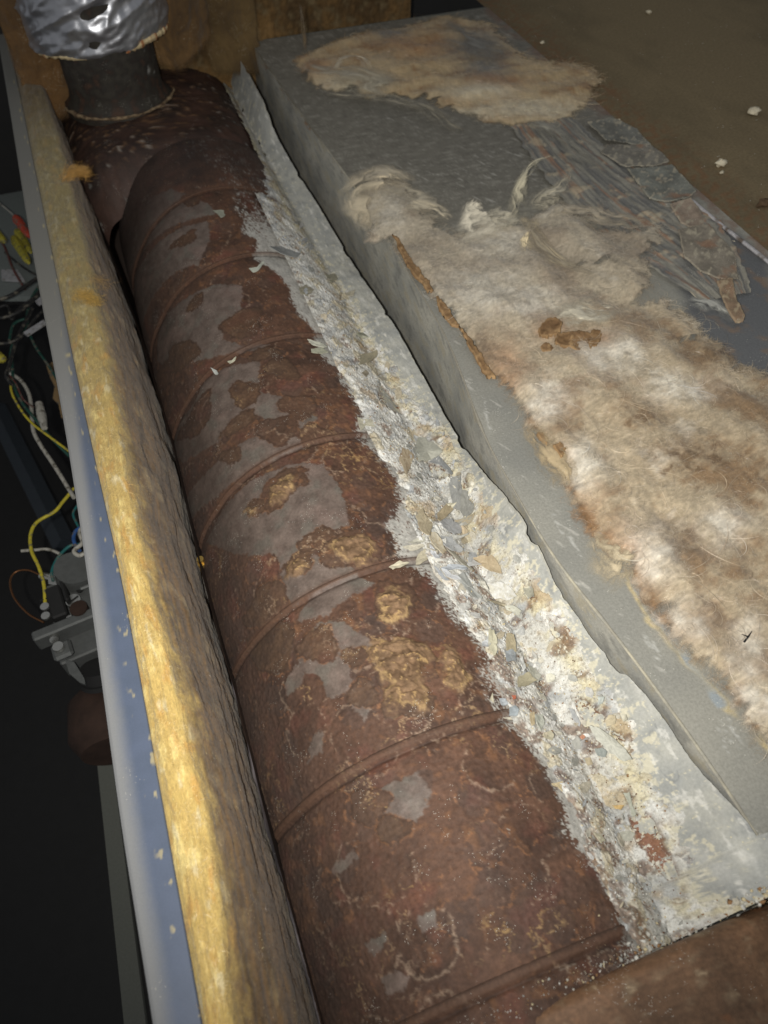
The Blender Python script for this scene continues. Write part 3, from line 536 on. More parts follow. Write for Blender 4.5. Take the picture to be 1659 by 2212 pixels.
bcol = mix(np.zeros(X3.shape + (3,), F) + lin(92, 70, 58), lin(128, 96, 72), np.clip(.5 + 2 * a3, 0, 1)); bcol = mix(bcol, lin(146, 96, 72), sstep(.001, -.004, sdf(X3, Y3, [strip_xy(*p) for p in HOL[0]], .03)) * .7); bcol = mix(bcol, lin(208, 204, 190), (sstep(.60, .62, gid) * sstep(.34, .28, g1)))
dc = mix(dc, bcol, bare * .92)
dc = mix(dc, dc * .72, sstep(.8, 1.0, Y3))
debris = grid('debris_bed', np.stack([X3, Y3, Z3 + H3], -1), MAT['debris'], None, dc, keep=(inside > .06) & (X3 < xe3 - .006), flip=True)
tag(debris, 'crumbly bed of whitish powder and broken sealant in the gutter along the rusty drum', 'debris', kind='stuff')
stripP = np.stack([X3, Y3, Z3 + np.maximum(H3 * (inside > .06), 0)], -1)

# ------------------------------------------------------------------ placing loose things on a surface
def pix(P):
    c = (P.reshape(-1, 3) - CAM) @ R3; s = 1024 / 2212.
    return np.stack([(c[:, 0] / -c[:, 2] * 750 + 384) / s, (512 - c[:, 1] / -c[:, 2] * 750) / s], -1)
class Surf:
    def __init__(s, P, step=3):
        s.P = P[::step, ::step]; s.pp = pix(s.P); s.shape = s.P.shape[:2]
        du = np.gradient(s.P, axis=1); dv = np.gradient(s.P, axis=0); n = np.cross(du, dv); n /= np.linalg.norm(n, axis=-1)[..., None] + 1e-12
        n = np.where(n[..., 2:] < 0, -n, n); s.n = n.reshape(-1, 3); s.Q = s.P.reshape(-1, 3)
    def at(s, px, py):
        d = (s.pp[:, 0] - px) ** 2 + (s.pp[:, 1] - py) ** 2; i = int(np.argmin(d)); n = s.n[i]; p0 = s.Q[i]; r = ray(px, py)
        den = r @ n
        if abs(den) < 1e-3: return p0, n
        return CAM + r * (((p0 - CAM) @ n) / den), n
S_strip = Surf(stripP); S_drum = Surf(shellP)
class Flat:
    def __init__(s, z): s.z = z
    def at(s, px, py): return onz(px, py, s.z), np.array([0, 0, 1.])
def flake(name, surf, poly, color, lift=.001, curl=.001, thick=.0007, tiltv=(0, 0), parent=None, seed=0, col2=None, rag=.06):
    """thin broken plate: outline given on its surface, bent, with real thickness"""
    rs = np.random.default_rng(seed + 5); P = [surf.at(*p) for p in poly]; c = np.mean([p for p, n in P], 0); nrm = np.mean([n for p, n in P], 0); nrm /= np.linalg.norm(nrm)
    out = []
    pts = [p for p, n in P]; m = len(pts)
    for i in range(m):
        a, b = pts[i], pts[(i + 1) % m]; L = np.linalg.norm(b - a); k = max(1, min(4, int(L / .0022)))
        for j in range(k):
            q = a + (b - a) * j / k
            if j: q = q + (q - c) * rs.normal() * rag
            out.append(q)
    t1 = np.cross(nrm, [0, 1, .01]); t1 /= np.linalg.norm(t1); t2 = np.cross(nrm, t1); ax = rs.normal(size=2); ax /= np.linalg.norm(ax)
    size = max(np.linalg.norm(q - c) for q in out)
    V = []; rings = [1.0, .66, .33]; n = len(out)
    def bend(q, r):
        d = q - c; a = d @ t1 / size; b = d @ t2 / size; w = a * ax[0] + b * ax[1]
        return q + nrm * (lift + curl * w * w + tiltv[0] * a + tiltv[1] * b + .0002 * rs.normal())
    top = [[bend(c + (q - c) * r, r) for q in out] for r in rings]; cen = bend(c, 0)
    for ring in top: V += ring
    V.append(cen); nt = len(V); V += [q - nrm * thick for q in top[0]]; V.append(c + nrm * (lift - thick)); 
    f = []
    for k in range(2):
        for i in range(n): f.append((k * n + i, k * n + (i + 1) % n, (k + 1) * n + (i + 1) % n, (k + 1) * n + i))
    for i in range(n): f.append((2 * n + i, 2 * n + (i + 1) % n, 3 * n)); f.append((i, nt + i, nt + (i + 1) % n, (i + 1) % n)); f.append((nt + i, nt + n, nt + (i + 1) % n))
    me = bpy.data.meshes.new(name); me.from_pydata([tuple(v) for v in V], [], f)
    for p in me.polygons: p.use_smooth = True
    me.set_sharp_from_angle(angle=math.radians(50))
    A = me.attributes.new('col', 'FLOAT_COLOR', 'POINT'); c1 = np.array(lin(*color)); c2_ = np.array(lin(*(col2 or tuple(v * .86 for v in color))))
    if name == 'sealant_flake' and color[0] - color[2] > 20 and color[0] - color[2] < 80: c1 = c1 * .6 + np.array(lin(190, 186, 174)) * .4; c2_ = c2_ * .65 + lin(176, 172, 160) * .35
    cc = np.ones((len(V), 4), F)
    for i in range(len(V)): t = np.clip(rs.normal() * .35 + .3, 0, 1); cc[i, :3] = c1 * (1 - t) + c2_ * t
    A.data.foreach_set('color', cc.ravel()); me.update()
    bpyfix = None
    return link(name, me, MAT['flake'], parent)
def plate(name, poly, z, pal_, mat, label=None, cat=None, group=None, parent=None, seed=0, relief=.0006, curl=.003, step=.0011, rag=.003, thick=.0012, tilt=(0, 0)):
    """broken sheet: fine local grid cut to a ragged outline, rippled and lifted at its rim, with a thickness skirt"""
    q = np.array([onz(p[0], p[1], z)[:2] for p in poly]); lo_ = q.min(0) - .004; hi_ = q.max(0) + .004
    X, Y = np.meshgrid(np.arange(lo_[0], hi_[0], step), np.arange(lo_[1], hi_[1], step * 1.2))
    a = fbm(X, Y, 45, 4, seed); b = fbm(X, Y, 160, 3, seed + 4); c = fbm(X * .6 + Y * .5, (Y - X) * 1.6, 70, 3, seed + 8); d = sdf(X + rag * a, Y + rag * a + rag * .6 * b, q)
    cx, cy = q.mean(0); Z = z + relief * (1.2 * a + .6 * b + .8 * c) + curl * np.exp(-np.abs(np.minimum(d, 0)) / .007) * np.clip(.3 + 1.8 * fbm(X, Y, 18, 2, seed + 11), -.1, 1) + tilt[0] * (X - cx) + tilt[1] * (Y - cy)
    col = mix(np.zeros(X.shape + (3,), F) + lin(*pal_[0]), lin(*pal_[1]), np.clip(.5 + 1.6 * a, 0, 1)); col = mix(col, lin(*pal_[2]), sstep(.12, .42, c + .4 * b) * .75); col = mix(col, lin(*pal_[3]), sstep(.2, .5, fbm(X, Y, 30, 4, seed + 14)) * .7)
    col = mix(col, lin(*pal_[2]), np.exp(-((d + .0006) / .0008) ** 2) * .5)
    # snap the outline: points just outside slide back onto the rim
    gy, gx = np.gradient(d, step * 1.2, step); gn = np.maximum(np.hypot(gx, gy), .3); out = np.clip(d, 0, step * 1.7); X = X - gx / gn ** 2 * out; Y = Y - gy / gn ** 2 * out
    keep = d < step * 1.5; Z = np.where(d > 0, Z - thick, Z)
    o = grid(name, np.stack([X, Y, Z], -1), mat, parent, col, keep=keep)
    if label: tag(o, label, cat, group)
    return o
# zoom windows on the photograph -> working pixels
def Z1(pts): return [(737.3 + x * .2333, 737.3 + y * .2333 * 1.0) for x, y in [(a * 1.0, b) for a, b in pts]]
FL = [  # window (1100..1600, 1200..1900), drawn in that window's own pixels
    ([(240, 360), (290, 380), (345, 430), (310, 560), (270, 600), (215, 480)], (196, 176, 138), (150, 110, 70), .0022, .001, 'tan lozenge shaped flake at the left edge of the debris beside a seam'),
    ([(410, 270), (530, 300), (625, 400), (520, 470), (400, 490), (370, 380)], (176, 176, 164), None, .0020, .0015, 'broad flat pale grey flake with a square outline in the middle of the debris'),
    ([(510, 490), (600, 430), (660, 500), (740, 590), (720, 610), (600, 510)], (150, 152, 152), None, .0020, .002, 'curved dark grey sliver just right of the brown rusty gap in the debris'),
    ([(705, 620), (800, 610), (810, 740), (830, 870), (800, 950), (725, 900), (695, 730)], (160, 161, 158), None, .0030, .0008, 'large smooth grey plate lying upright in the debris, upper half of the split pair'),
    ([(812, 800), (830, 745), (870, 760), (880, 840), (930, 880), (925, 945), (860, 1010), (812, 960)], (158, 158, 152), None, .0034, .0008, 'smooth grey plate with rounded right side, lower half of the split pair'),
    ([(750, 1030), (880, 985), (940, 960), (900, 1040), (840, 1085), (780, 1080)], (164, 162, 152), (190, 170, 130), .002, .002, 'small grey scoop shaped flake under the split grey plates'),
    ([(650, 890), (700, 885), (750, 880), (700, 945), (670, 920)], (226, 220, 190), None, .0042, .001, 'cream white triangular chip touching the large grey plate'),
    ([(800, 1090), (830, 1080), (875, 1130), (850, 1165), (810, 1130)], (214, 190, 150), None, .0035, .001, 'peach coloured chip below the split grey plates'),
    ([(700, 1180), (800, 1175), (870, 1150), (860, 1170), (720, 1230)], (216, 216, 210), None, .0035, .0015, 'white folded sliver below the peach coloured chip'),
    ([(600, 1020), (700, 1030), (790, 1120), (780, 1160), (660, 1150), (590, 1070)], (184, 186, 188), None, .0026, .002, 'pale bluish grey flake left of the peach coloured chip'),
    ([(540, 1050), (560, 970), (630, 900), (685, 950), (640, 1010), (570, 1060)], (190, 168, 124), None, .0038, .003, 'ochre curled flake at the top of the splayed cluster of flakes'),
    ([(350, 1020), (410, 950), (440, 1010), (530, 1040), (500, 1130), (470, 1200), (400, 1140)], (186, 170, 132), (150, 130, 96), .0045, .004, 'tall ochre and grey flake standing in the splayed cluster over the drum'),
    ([(230, 1300), (330, 1270), (420, 1265), (440, 1290), (370, 1320), (310, 1325)], (206, 200, 180), None, .0045, .003, 'pointed pale flake reaching left over the rust from the splayed cluster'),
    ([(270, 1270), (360, 1220), (430, 1210), (430, 1250), (350, 1265)], (188, 186, 172), None, .0055, .003, 'grey pointed flake just above the palest pointed one in the splayed cluster'),
    ([(360, 1455), (380, 1360), (440, 1310), (500, 1330), (480, 1400), (400, 1450)], (190, 180, 150), None, .0035, .003, 'leaf shaped tan flake hanging down over the seam of the drum'),
    ([(475, 1200), (520, 1160), (580, 1220), (640, 1330), (600, 1355), (540, 1300), (500, 1260)], (196, 188, 164), (170, 146, 104), .0042, .003, 'long curled tan flake in the centre of the splayed cluster'),
    ([(490, 1260), (520, 1290), (560, 1360), (600, 1400), (540, 1400), (500, 1340)], (216, 218, 222), None, .0030, .002, 'bluish white flake under the splayed cluster'),
    ([(590, 1180), (680, 1190), (760, 1270), (800, 1300), (770, 1340), (690, 1320), (620, 1260)], (176, 178, 178), None, .0030, .002, 'broad blue grey flake below and right of the splayed cluster'),
    ([(640, 1310), (700, 1330), (890, 1500), (880, 1510), (760, 1420)], (160, 156, 142), None, .004, .001, 'thin straight grey sliver pointing down to the right across the debris'),
    ([(840, 1450), (900, 1415), (975, 1455), (860, 1470)], (222, 224, 226), None, .0045, .002, 'small white pointed flake at the end of the thin straight sliver'),
    ([(480, 1380), (560, 1400), (660, 1400), (650, 1425), (560, 1420), (490, 1395)], (224, 222, 214), None, .0042, .001, 'narrow white flake lying on the drum seam'),
    ([(590, 1480), (680, 1450), (840, 1470), (820, 1500), (740, 1490), (650, 1510)], (196, 202, 208), None, .0036, .002, 'pale bluish strip of sealant lying along the drum seam'),
    ([(540, 1460), (590, 1490), (640, 1560), (680, 1590), (640, 1590), (580, 1530)], (170, 174, 178), None, .0022, .001, 'narrow grey flake just below the drum seam, left of its neighbours'),
    ([(600, 1490), (650, 1500), (690, 1540), (740, 1550), (780, 1590), (700, 1580), (640, 1550)], (204, 206, 208), None, .0030, .001, 'crooked pale flake just below the drum seam'),
    ([(740, 1560), (790, 1520), (860, 1600), (900, 1680), (975, 1750), (960, 1780), (880, 1740), (800, 1640)], (160, 162, 158), None, .0028, .001, 'long smooth grey flake running down to the right below the seam'),
    ([(940, 1600), (990, 1610), (1025, 1680), (980, 1660), (950, 1640)], (222, 220, 208), None, .0030, .001, 'small white chip right of the long smooth grey flake'),
    ([(1030, 1760), (1150, 1780), (1220, 1810), (1240, 1840), (1160, 1820)], (182, 170, 138), None, .0030, .002, 'thin tan sliver with a pale tip near the fallen brown gap'),
    ([(1225, 1810), (1300, 1810), (1385, 1860), (1340, 1900), (1240, 1850)], (204, 204, 190), None, .0038, .002, 'pale rounded flake at the end of the thin tan sliver'),
    ([(120, 1470), (220, 1410), (310, 1430), (250, 1460), (160, 1490)], (206, 198, 168), None, .0022, .001, 'cream crumbly flake lying on the drum seam, left of all the other flakes'),
    ([(1010, 1350), (1100, 1360), (1170, 1460), (1180, 1520), (1080, 1500), (980, 1440), (900, 1380)], (196, 172, 128), (176, 150, 110), .0020, .001, 'large sandy brown slab with a crack on its right side'),
    ([(1060, 1620), (1180, 1600), (1300, 1680), (1330, 1730), (1230, 1770), (1100, 1740)], (226, 226, 222), (200, 196, 180), .0026, .002, 'large white domed slab under the sandy brown one'),
    ([(1390, 1650), (1470, 1650), (1490, 1720), (1440, 1740), (1400, 1700)], (168, 166, 150), None, .003, .002, 'olive grey flake at the right edge of the white domed slab')]
W1 = lambda p: (811.0 + p[0] * .2333, 884.8 + p[1] * .2333)
W2 = lambda p: (1032.2 + p[0] * .2333, 1327.1 + p[1] * .2333)
W3_ = lambda p: (442.4 + p[0] * .2333, 442.4 + p[1] * .2333)
FL2 = [  # window (1400..1900, 1800..2500)
    ([(80, 160), (120, 170), (160, 260), (165, 340), (120, 410), (85, 330)], (212, 208, 176), None, .004, .003, 'long cream flake hanging at the left edge of the debris, with ragged foot'),
    ([(245, 190), (310, 200), (330, 360), (290, 350), (235, 350)], (204, 188, 146), None, .004, .003, 'yellowish upright flake with a grey lower end'),
    ([(232, 360), (290, 345), (325, 380), (330, 445), (240, 455)], (170, 176, 180), None, .0045, .001, 'blue grey end piece just below the yellowish upright flake'),
    ([(360, 430), (390, 410), (420, 520), (400, 550), (375, 490)], (220, 222, 220), None, .004, .001, 'slim white splinter right of the blue grey end piece'),
    ([(330, 710), (350, 600), (440, 560), (515, 640), (430, 680)], (184, 174, 136), None, .004, .003, 'olive tan kite shaped flake at the left of the debris'),
    ([(440, 490), (500, 500), (560, 580), (540, 640), (460, 560)], (198, 198, 186), None, .003, .002, 'pale oblong flake above the kite shaped one'),
    ([(660, 560), (700, 550), (740, 570), (735, 615), (680, 640), (655, 600)], (226, 224, 208), None, .0045, .001, 'bright cream white rounded chip in the middle of the lower debris'),
    ([(190, 785), (240, 790), (270, 840), (230, 855), (205, 850)], (180, 186, 190), None, .002, .001, 'small bluish grey chip lying on the rust near the last seam'),
    ([(100, 800), (130, 730), (135, 780), (145, 820), (120, 800)], (196, 188, 160), None, .0015, .001, 'tiny forked cream chip on the rust'),
    ([(280, 880), (330, 860), (365, 900), (350, 955), (270, 960)], (166, 174, 178), None, .0035, .001, 'square blue grey chip standing at the end of the last long seam'),
    ([(225, 965), (300, 960), (355, 985), (350, 992), (260, 980)], (222, 216, 196), None, .002, .0005, 'thin white splinter lying along the last long seam'),
    ([(310, 765), (345, 765), (350, 790), (325, 800)], (186, 112, 88), None, .0022, .0005, 'orange red chip at the left edge of the debris'),
    ([(960, 1130), (990, 1105), (1010, 1135), (985, 1155)], (206, 152, 124), None, .003, .0005, 'salmon pink chip in the white powder'),
    ([(460, 930), (500, 925), (510, 1030), (480, 1050), (465, 990)], (190, 168, 120), None, .0035, .001, 'ochre splinter beside a pale grey leaf shaped flake'),
    ([(510, 940), (560, 950), (590, 1030), (560, 1100), (530, 1060)], (186, 188, 176), None, .003, .003, 'pale grey leaf shaped flake at the foot of the slabs'),
    ([(1075, 1025), (1150, 1050), (1260, 1130), (1400, 1250), (1465, 1340), (1390, 1360), (1260, 1290), (1130, 1160)], (200, 200, 188), None, .0055, .004, 'longest pale flake, a curled boat shaped strip beside two brown gaps'),
    ([(600, 1110), (650, 1090), (685, 1130), (670, 1180), (600, 1160)], (200, 192, 160), None, .0030, .001, 'olive cream flake at the left border of the white powder'),
    ([(860, 870), (900, 880), (965, 1010), (955, 1040), (900, 980)], (176, 178, 178), None, .003, .001, 'narrow grey flake left of the dark red brown gap'),
    ([(950, 980), (1010, 985), (1010, 1030), (970, 1020)], (204, 198, 184), None, .003, .001, 'small pale chip at the foot of the dark red brown gap'),
    ([(1090, 1240), (1160, 1235), (1205, 1270), (1190, 1320), (1120, 1310)], (158, 164, 160), None, .002, .001, 'grey oval flake left of the boat shaped strip'),
    ([(1000, 1330), (1050, 1320), (1075, 1385), (1030, 1400)], (172, 154, 116), None, .002, .001, 'olive brown flake in the coarse crumbs'),
    ([(1120, 765), (1190, 770), (1160, 830), (1125, 850)], (190, 196, 190), None, .003, .002, 'small greenish grey flake above the dark red brown gap'),
    ([(1195, 985), (1230, 930), (1300, 940), (1290, 1010), (1220, 1040)], (200, 184, 146), None, .003, .002, 'tan flake wedged between the two brown gaps'),
    ([(1335, 930), (1380, 930), (1405, 980), (1360, 1000)], (210, 206, 184), None, .003, .002, 'cream chip at the border of the paper strip'),
    ([(670, 1575), (760, 1565), (765, 1655), (730, 1610), (690, 1600)], (208, 186, 136), None, .0025, .002, 'yellow arrowhead shaped flake alone on the brown drum'),
    ([(1370, 1640), (1430, 1630), (1450, 1760), (1490, 1840), (1460, 1865), (1420, 1760)], (182, 184, 170), None, .0045, .002, 'hook shaped grey strip hanging above the orange gap'),
    ([(1265, 1770), (1370, 1765), (1340, 1810), (1290, 1800)], (204, 176, 124), None, .003, .001, 'sandy flake left of the hook shaped strip'),
    ([(1320, 2010), (1410, 2000), (1460, 2030), (1430, 2100), (1350, 2090)], (178, 178, 166), None, .003, .001, 'grey flake at the left rim of the orange gap'),
    ([(1050, 2040), (1110, 2050), (1160, 2110), (1120, 2130)], (196, 190, 160), None, .003, .001, 'cream splinter at the lower left rim of the debris')]
FL3 = [  # window (600..1100, 600..1300)
    ([(410, 600), (470, 600), (540, 530), (555, 545), (490, 620), (450, 635)], (196, 200, 186), None, .002, .001, 'small bone shaped pale chip on the rust in the upper part of the drum'),
    ([(64, 1515), (120, 1540), (135, 1575), (105, 1580)], (206, 210, 204), None, .002, .001, 'bright whitish chip just below the third seam from the top'),
    ([(215, 1460), (260, 1450), (298, 1415), (285, 1450), (240, 1480)], (206, 206, 180), None, .002, .001, 'curved cream chip lying on the third seam from the top'),
    ([(75, 60), (180, 65), (190, 110), (150, 130), (110, 85)], (150, 152, 138), None, .002, .001, 'olive grey chip at the top end of the rust'),
    ([(945, 1265), (1060, 1290), (1130, 1330), (1100, 1340), (990, 1310)], (206, 206, 190), None, .003, .001, 'pale splinter pointing left over the seam end'),
    ([(980, 1350), (1080, 1330), (1140, 1380), (1080, 1390), (985, 1375)], (176, 176, 156), None, .002, .001, 'grey green chip under the pale splinter'),
    ([(1410, 1460), (1450, 1400), (1570, 1380), (1580, 1430), (1500, 1480), (1420, 1510)], (176, 164, 128), (150, 146, 120), .004, .003, 'brown olive leaf shaped flake with a dark rim in the upper debris'),
    ([(1120, 655), (1200, 645), (1230, 690), (1170, 730), (1130, 690)], (146, 144, 118), None, .002, .001, 'olive chip in the cream coloured line of the upper debris'),
    ([(1300, 840), (1340, 820), (1395, 805), (1380, 850), (1320, 860)], (176, 168, 144), None, .003, .001, 'grey brown chip near the paper in the upper debris'),
    ([(1380, 1205), (1450, 1195), (1510, 1240), (1450, 1250)], (168, 168, 150), None, .003, .001, 'oval grey chip low in the upper debris near the paper'),
    ([(1440, 1570), (1480, 1545), (1505, 1580), (1480, 1610)], (128, 114, 86), None, .003, .001, 'dark brown chip on the white patch'),
    ([(870, 780), (940, 755), (1005, 800), (950, 850), (880, 830)], (124, 118, 92), None, .002, .001, 'dull olive lump at the left of the upper debris'),
    ([(590, 410), (700, 400), (880, 480), (820, 500), (700, 470)], (150, 152, 150), None, .003, .002, 'long smooth grey flake in the upper debris near the drum crest'),
    ([(1400, 1985), (1440, 2005), (1520, 2010), (1560, 2080), (1480, 2060), (1440, 2110), (1415, 2080)], (188, 184, 160), None, .004, .002, 'hooked grey cream flake over the end of the fourth seam')]
k = 0
for L_, Wf in ((FL, W1), (FL2, W2), (FL3, W3_)):
    for pts, c1_, c2_, lift, curl, lab in L_:
        pp = [Wf(p) for p in pts]; cx = np.mean([p[0] for p in pp]); cy = np.mean([p[1] for p in pp])
        ps, _ = S_strip.at(cx, cy); dd = np.abs(S_strip.pp - [cx, cy]).sum(1).min()
        ix = np.interp(ps[1], LD[:, 1], LD[:, 0])
        surf = S_strip if (dd < 12 and ps[0] > ix - .002) else S_drum
        o = flake('sealant_flake', surf, pp, c1_, lift * .8, curl, parent=None, seed=k, col2=c2_, rag=.07); tag(o, lab, 'flake', 'flakes of dried sealant on and beside the drum'); k += 1
# smaller look-alike flakes
cand = np.argwhere((inside[::3, ::3] > .55) & (Y3[::3, ::3] < .9)); RNG2 = np.random.default_rng(3); sel = cand[RNG2.choice(len(cand), 230, replace=False)]
PP = S_strip.pp.reshape(S_strip.shape + (2,))
pal = [(198, 197, 191), (184, 185, 182), (208, 204, 190), (190, 180, 158), (222, 221, 217), (174, 174, 167), (198, 192, 176), (182, 185, 186)]
for n_, (i, j) in enumerate(sel):
    px, py = PP[i, j]; ca = pal[n_ % len(pal)]; sz = (4 + 9 * RNG2.random() ** 2) * (.6 + .5 * min(py, 1600) / 1200)
    asp = .35 + .5 * RNG2.random(); an = math.radians(RNG2.normal(55, 35)); m_ = RNG2.integers(5, 8); pp = []
    for q in range(m_):
        t = 2 * math.pi * (q + .4 * RNG2.random()) / m_; r = sz * (.75 + .5 * RNG2.random()); x_ = r * math.cos(t); y_ = r * asp * math.sin(t)
        pp.append((px + x_ * math.cos(an) - y_ * math.sin(an), py + x_ * math.sin(an) + y_ * math.cos(an)))
    o = flake('small_flake', S_strip, pp, ca, .0006 + .0016 * RNG2.random(), .0015 * RNG2.random(), .0006, (RNG2.normal() * .0010, RNG2.normal() * .0010), seed=500 + n_)
    cn = ['pale grey', 'mid grey', 'cream', 'tan', 'whitish', 'dull grey', 'beige', 'cool grey'][n_ % len(pal)]; yw = float(Y3[::3, ::3][i, j]); xw = float(X3[::3, ::3][i, j]); fr_ = (xw - float(np.interp(yw, LD[:, 1], LD[:, 0]))) / max(.01, float(np.interp(yw, RDb[:, 1], RDb[:, 0]) - np.interp(yw, LD[:, 1], LD[:, 0])))
    side = 'rust side' if fr_ < .38 else ('paper side' if fr_ > .68 else 'middle'); k7 = sum(1 for r_ in RIBS if r_ > yw); on = ['first', 'second', 'third', 'fourth', 'fifth', 'sixth', 'seventh']
    where = 'above the first seam' if k7 == 0 else 'between %s and %s seams' % (on[k7 - 1], on[min(k7, 6)]); rel = sz / (.6 + .5 * min(py, 1600) / 1200); szw = 'tiny' if rel < 4.8 else ('small' if rel < 7.5 else 'larger')
    tag(o, '%s %s%s flake, %s of the debris, %s' % (szw, cn, ' slender' if asp < .5 else '', side, where), 'flake', 'small look alike flakes in the debris')
# crumbs: thousands of tiny grains
def crumbs(name, P, N_, size, colr, mat, seed=1):
    rs = np.random.default_rng(seed); n = len(P)
    base = np.array([(1, 0, 0), (-1, 0, 0), (0, 1, 0), (0, -1, 0), (0, 0, 1), (0, 0, -1)], float)
    fc = np.array([(0, 2, 4), (2, 1, 4), (1, 3, 4), (3, 0, 4), (2, 0, 5), (1, 2, 5), (3, 1, 5), (0, 3, 5)])
    q = rs.normal(size=(n, 3, 3)); u_, _, vt = np.linalg.svd(q); rot = u_ @ vt; s = size[:, None, None] * (.5 + rs.random((n, 6, 1))) * np.array([1, .8, .5])
    V = P[:, None, :] + N_[:, None, :] * size[:, None, None] * .3 + np.einsum('nij,nkj->nki', rot, base[None] * s)
    Q = fc[None] + (np.arange(n) * 6)[:, None, None]
    return mesh_np(name, V.reshape(-1, 3), Q.reshape(-1, 3), mat, None, np.repeat(colr, 6, 0), smooth=False)
nd = 15000; idx = RNG2.integers(0, X3.size, nd * 3); prob = np.clip(inside.ravel()[idx] * .7 + .02, 0, 1) * (Y3.ravel()[idx] < .95) * (X3.ravel()[idx] < (xe3.ravel()[idx] - .012)); idx = idx[RNG2.random(len(idx)) < prob][:nd]
P_ = np.stack([X3, Y3, Z3 + H3], -1).reshape(-1, 3)[idx] + RNG2.normal(size=(len(idx), 3)) * [.0006, .0008, 0]; sz_ = .00022 + .0009 * RNG2.random(len(idx)) ** 4
pl = np.array([lin(*c) for c in [(214, 212, 204), (196, 194, 184), (206, 192, 156), (168, 168, 162), (150, 116, 82), (230, 230, 226), (110, 84, 64)]]); cr_ = pl[RNG2.integers(0, len(pl), len(idx))]
o = crumbs('debris_crumbs', P_, np.tile([0, 0, 1.], (len(idx), 1)), sz_, cr_, MAT['flake']); tag(o, 'thousands of pale crumbs and grit scattered over the debris bed beside the drum', 'crumbs', kind='stuff')
m_ = 900; xx_ = .06 + .26 * RNG2.random(m_) ** .8; yy_ = .0095 + .0035 * RNG2.normal(size=m_); zz_ = np.maximum(strip_z(np.maximum(xx_, .15), np.full(m_, .012))[0], ZC + np.sqrt(np.clip(RD ** 2 - (np.minimum(xx_, .215) - XC) ** 2, 0, 1))) + .001 * RNG2.random(m_)
o = crumbs('header_edge_crumbs', np.stack([xx_, yy_, zz_], -1), np.tile([0, 0, 1.], (m_, 1)), (.0004 + .0024 * RNG2.random(m_) ** 4) * np.clip((xx_ - .03) / .14, .3, 1), pl[RNG2.integers(0, 5, m_)], MAT['flake'], 6); tag(o, 'row of pale crumbs packed along the rim of the foreground drum header', 'crumbs', kind='stuff')
# grit on the drum crest
ii = RNG2.integers(0, Yg.size, 4200); tt = Tg.ravel()[ii]; ii = ii[(tt > -.9) & (RNG2.random(len(tt)) < .15 + .85 * sstep(.1, .9, tt))]
nrm_ = np.stack([np.sin(Tg), 0 * Tg, np.cos(Tg)], -1).reshape(-1, 3)[ii]; sz_ = (.00008 + .00034 * RNG2.random(len(ii)) ** 6)
jt = RNG2.normal(size=(len(ii), 3)) * .0016; jt -= nrm_ * (jt * nrm_).sum(1, keepdims=True)
o = crumbs('drum_grit', shellP.reshape(-1, 3)[ii] + jt, nrm_, sz_, pl[RNG2.integers(0, 4, len(ii))], MAT['flake'], 4); tag(o, 'fine white grit sprinkled over the rusty drum', 'grit', kind='stuff')

# ================================================================== FIBRES
def fibres(name, P, N_, D, length, width, colr, mat, parent, seed=2, seg=5, curl=1.0, rise=.35, wiggle=.5):
    """thin curved ribbons lying over a surface"""
    rs = np.random.default_rng(seed); n = len(P)
    T = D - N_ * (D * N_).sum(1, keepdims=True); T /= np.linalg.norm(T, axis=1, keepdims=True) + 1e-9; B = np.cross(N_, T)
    an = rs.normal(size=n) * .9 * wiggle; kap = rs.normal(size=n) * 1.7 * curl
    pts = np.zeros((n, seg + 1, 3)); pts[:, 0] = P; cur = P.copy()
    rz = rise * (rs.random(n) ** 1.5)
    for k in range(seg):
        a = an + kap * k / seg; d = T * np.cos(a)[:, None] + B * np.sin(a)[:, None] + N_ * (rz * (1 - 1.9 * k / seg))[:, None]
        cur = cur + d * (length / seg)[:, None]; pts[:, k + 1] = cur
    view = CAM - pts; view /= np.linalg.norm(view, axis=-1, keepdims=True)
    tan = np.gradient(pts, axis=1); rnd = rs.normal(size=(n, 1, 3)) * .5
    sd = np.cross(tan, N_[:, None, :] + rnd); sd /= np.linalg.norm(sd, axis=-1, keepdims=True) + 1e-9
    wv = width[:, None, None] * np.sin(np.linspace(.25, math.pi - .15, seg + 1))[None, :, None]
    V = np.stack([pts - sd * wv, pts + sd * wv], 2)  # n,seg+1,2,3
    b = (np.arange(n) * (seg + 1) * 2)[:, None]; k = (np.arange(seg) * 2)[None]
    Q = np.stack([b + k, b + k + 1, b + k + 3, b + k + 2], -1).reshape(-1, 4)
    return mesh_np(name, V.reshape(-1, 3), Q, mat, parent, np.repeat(colr, (seg + 1) * 2, 0), smooth=False)

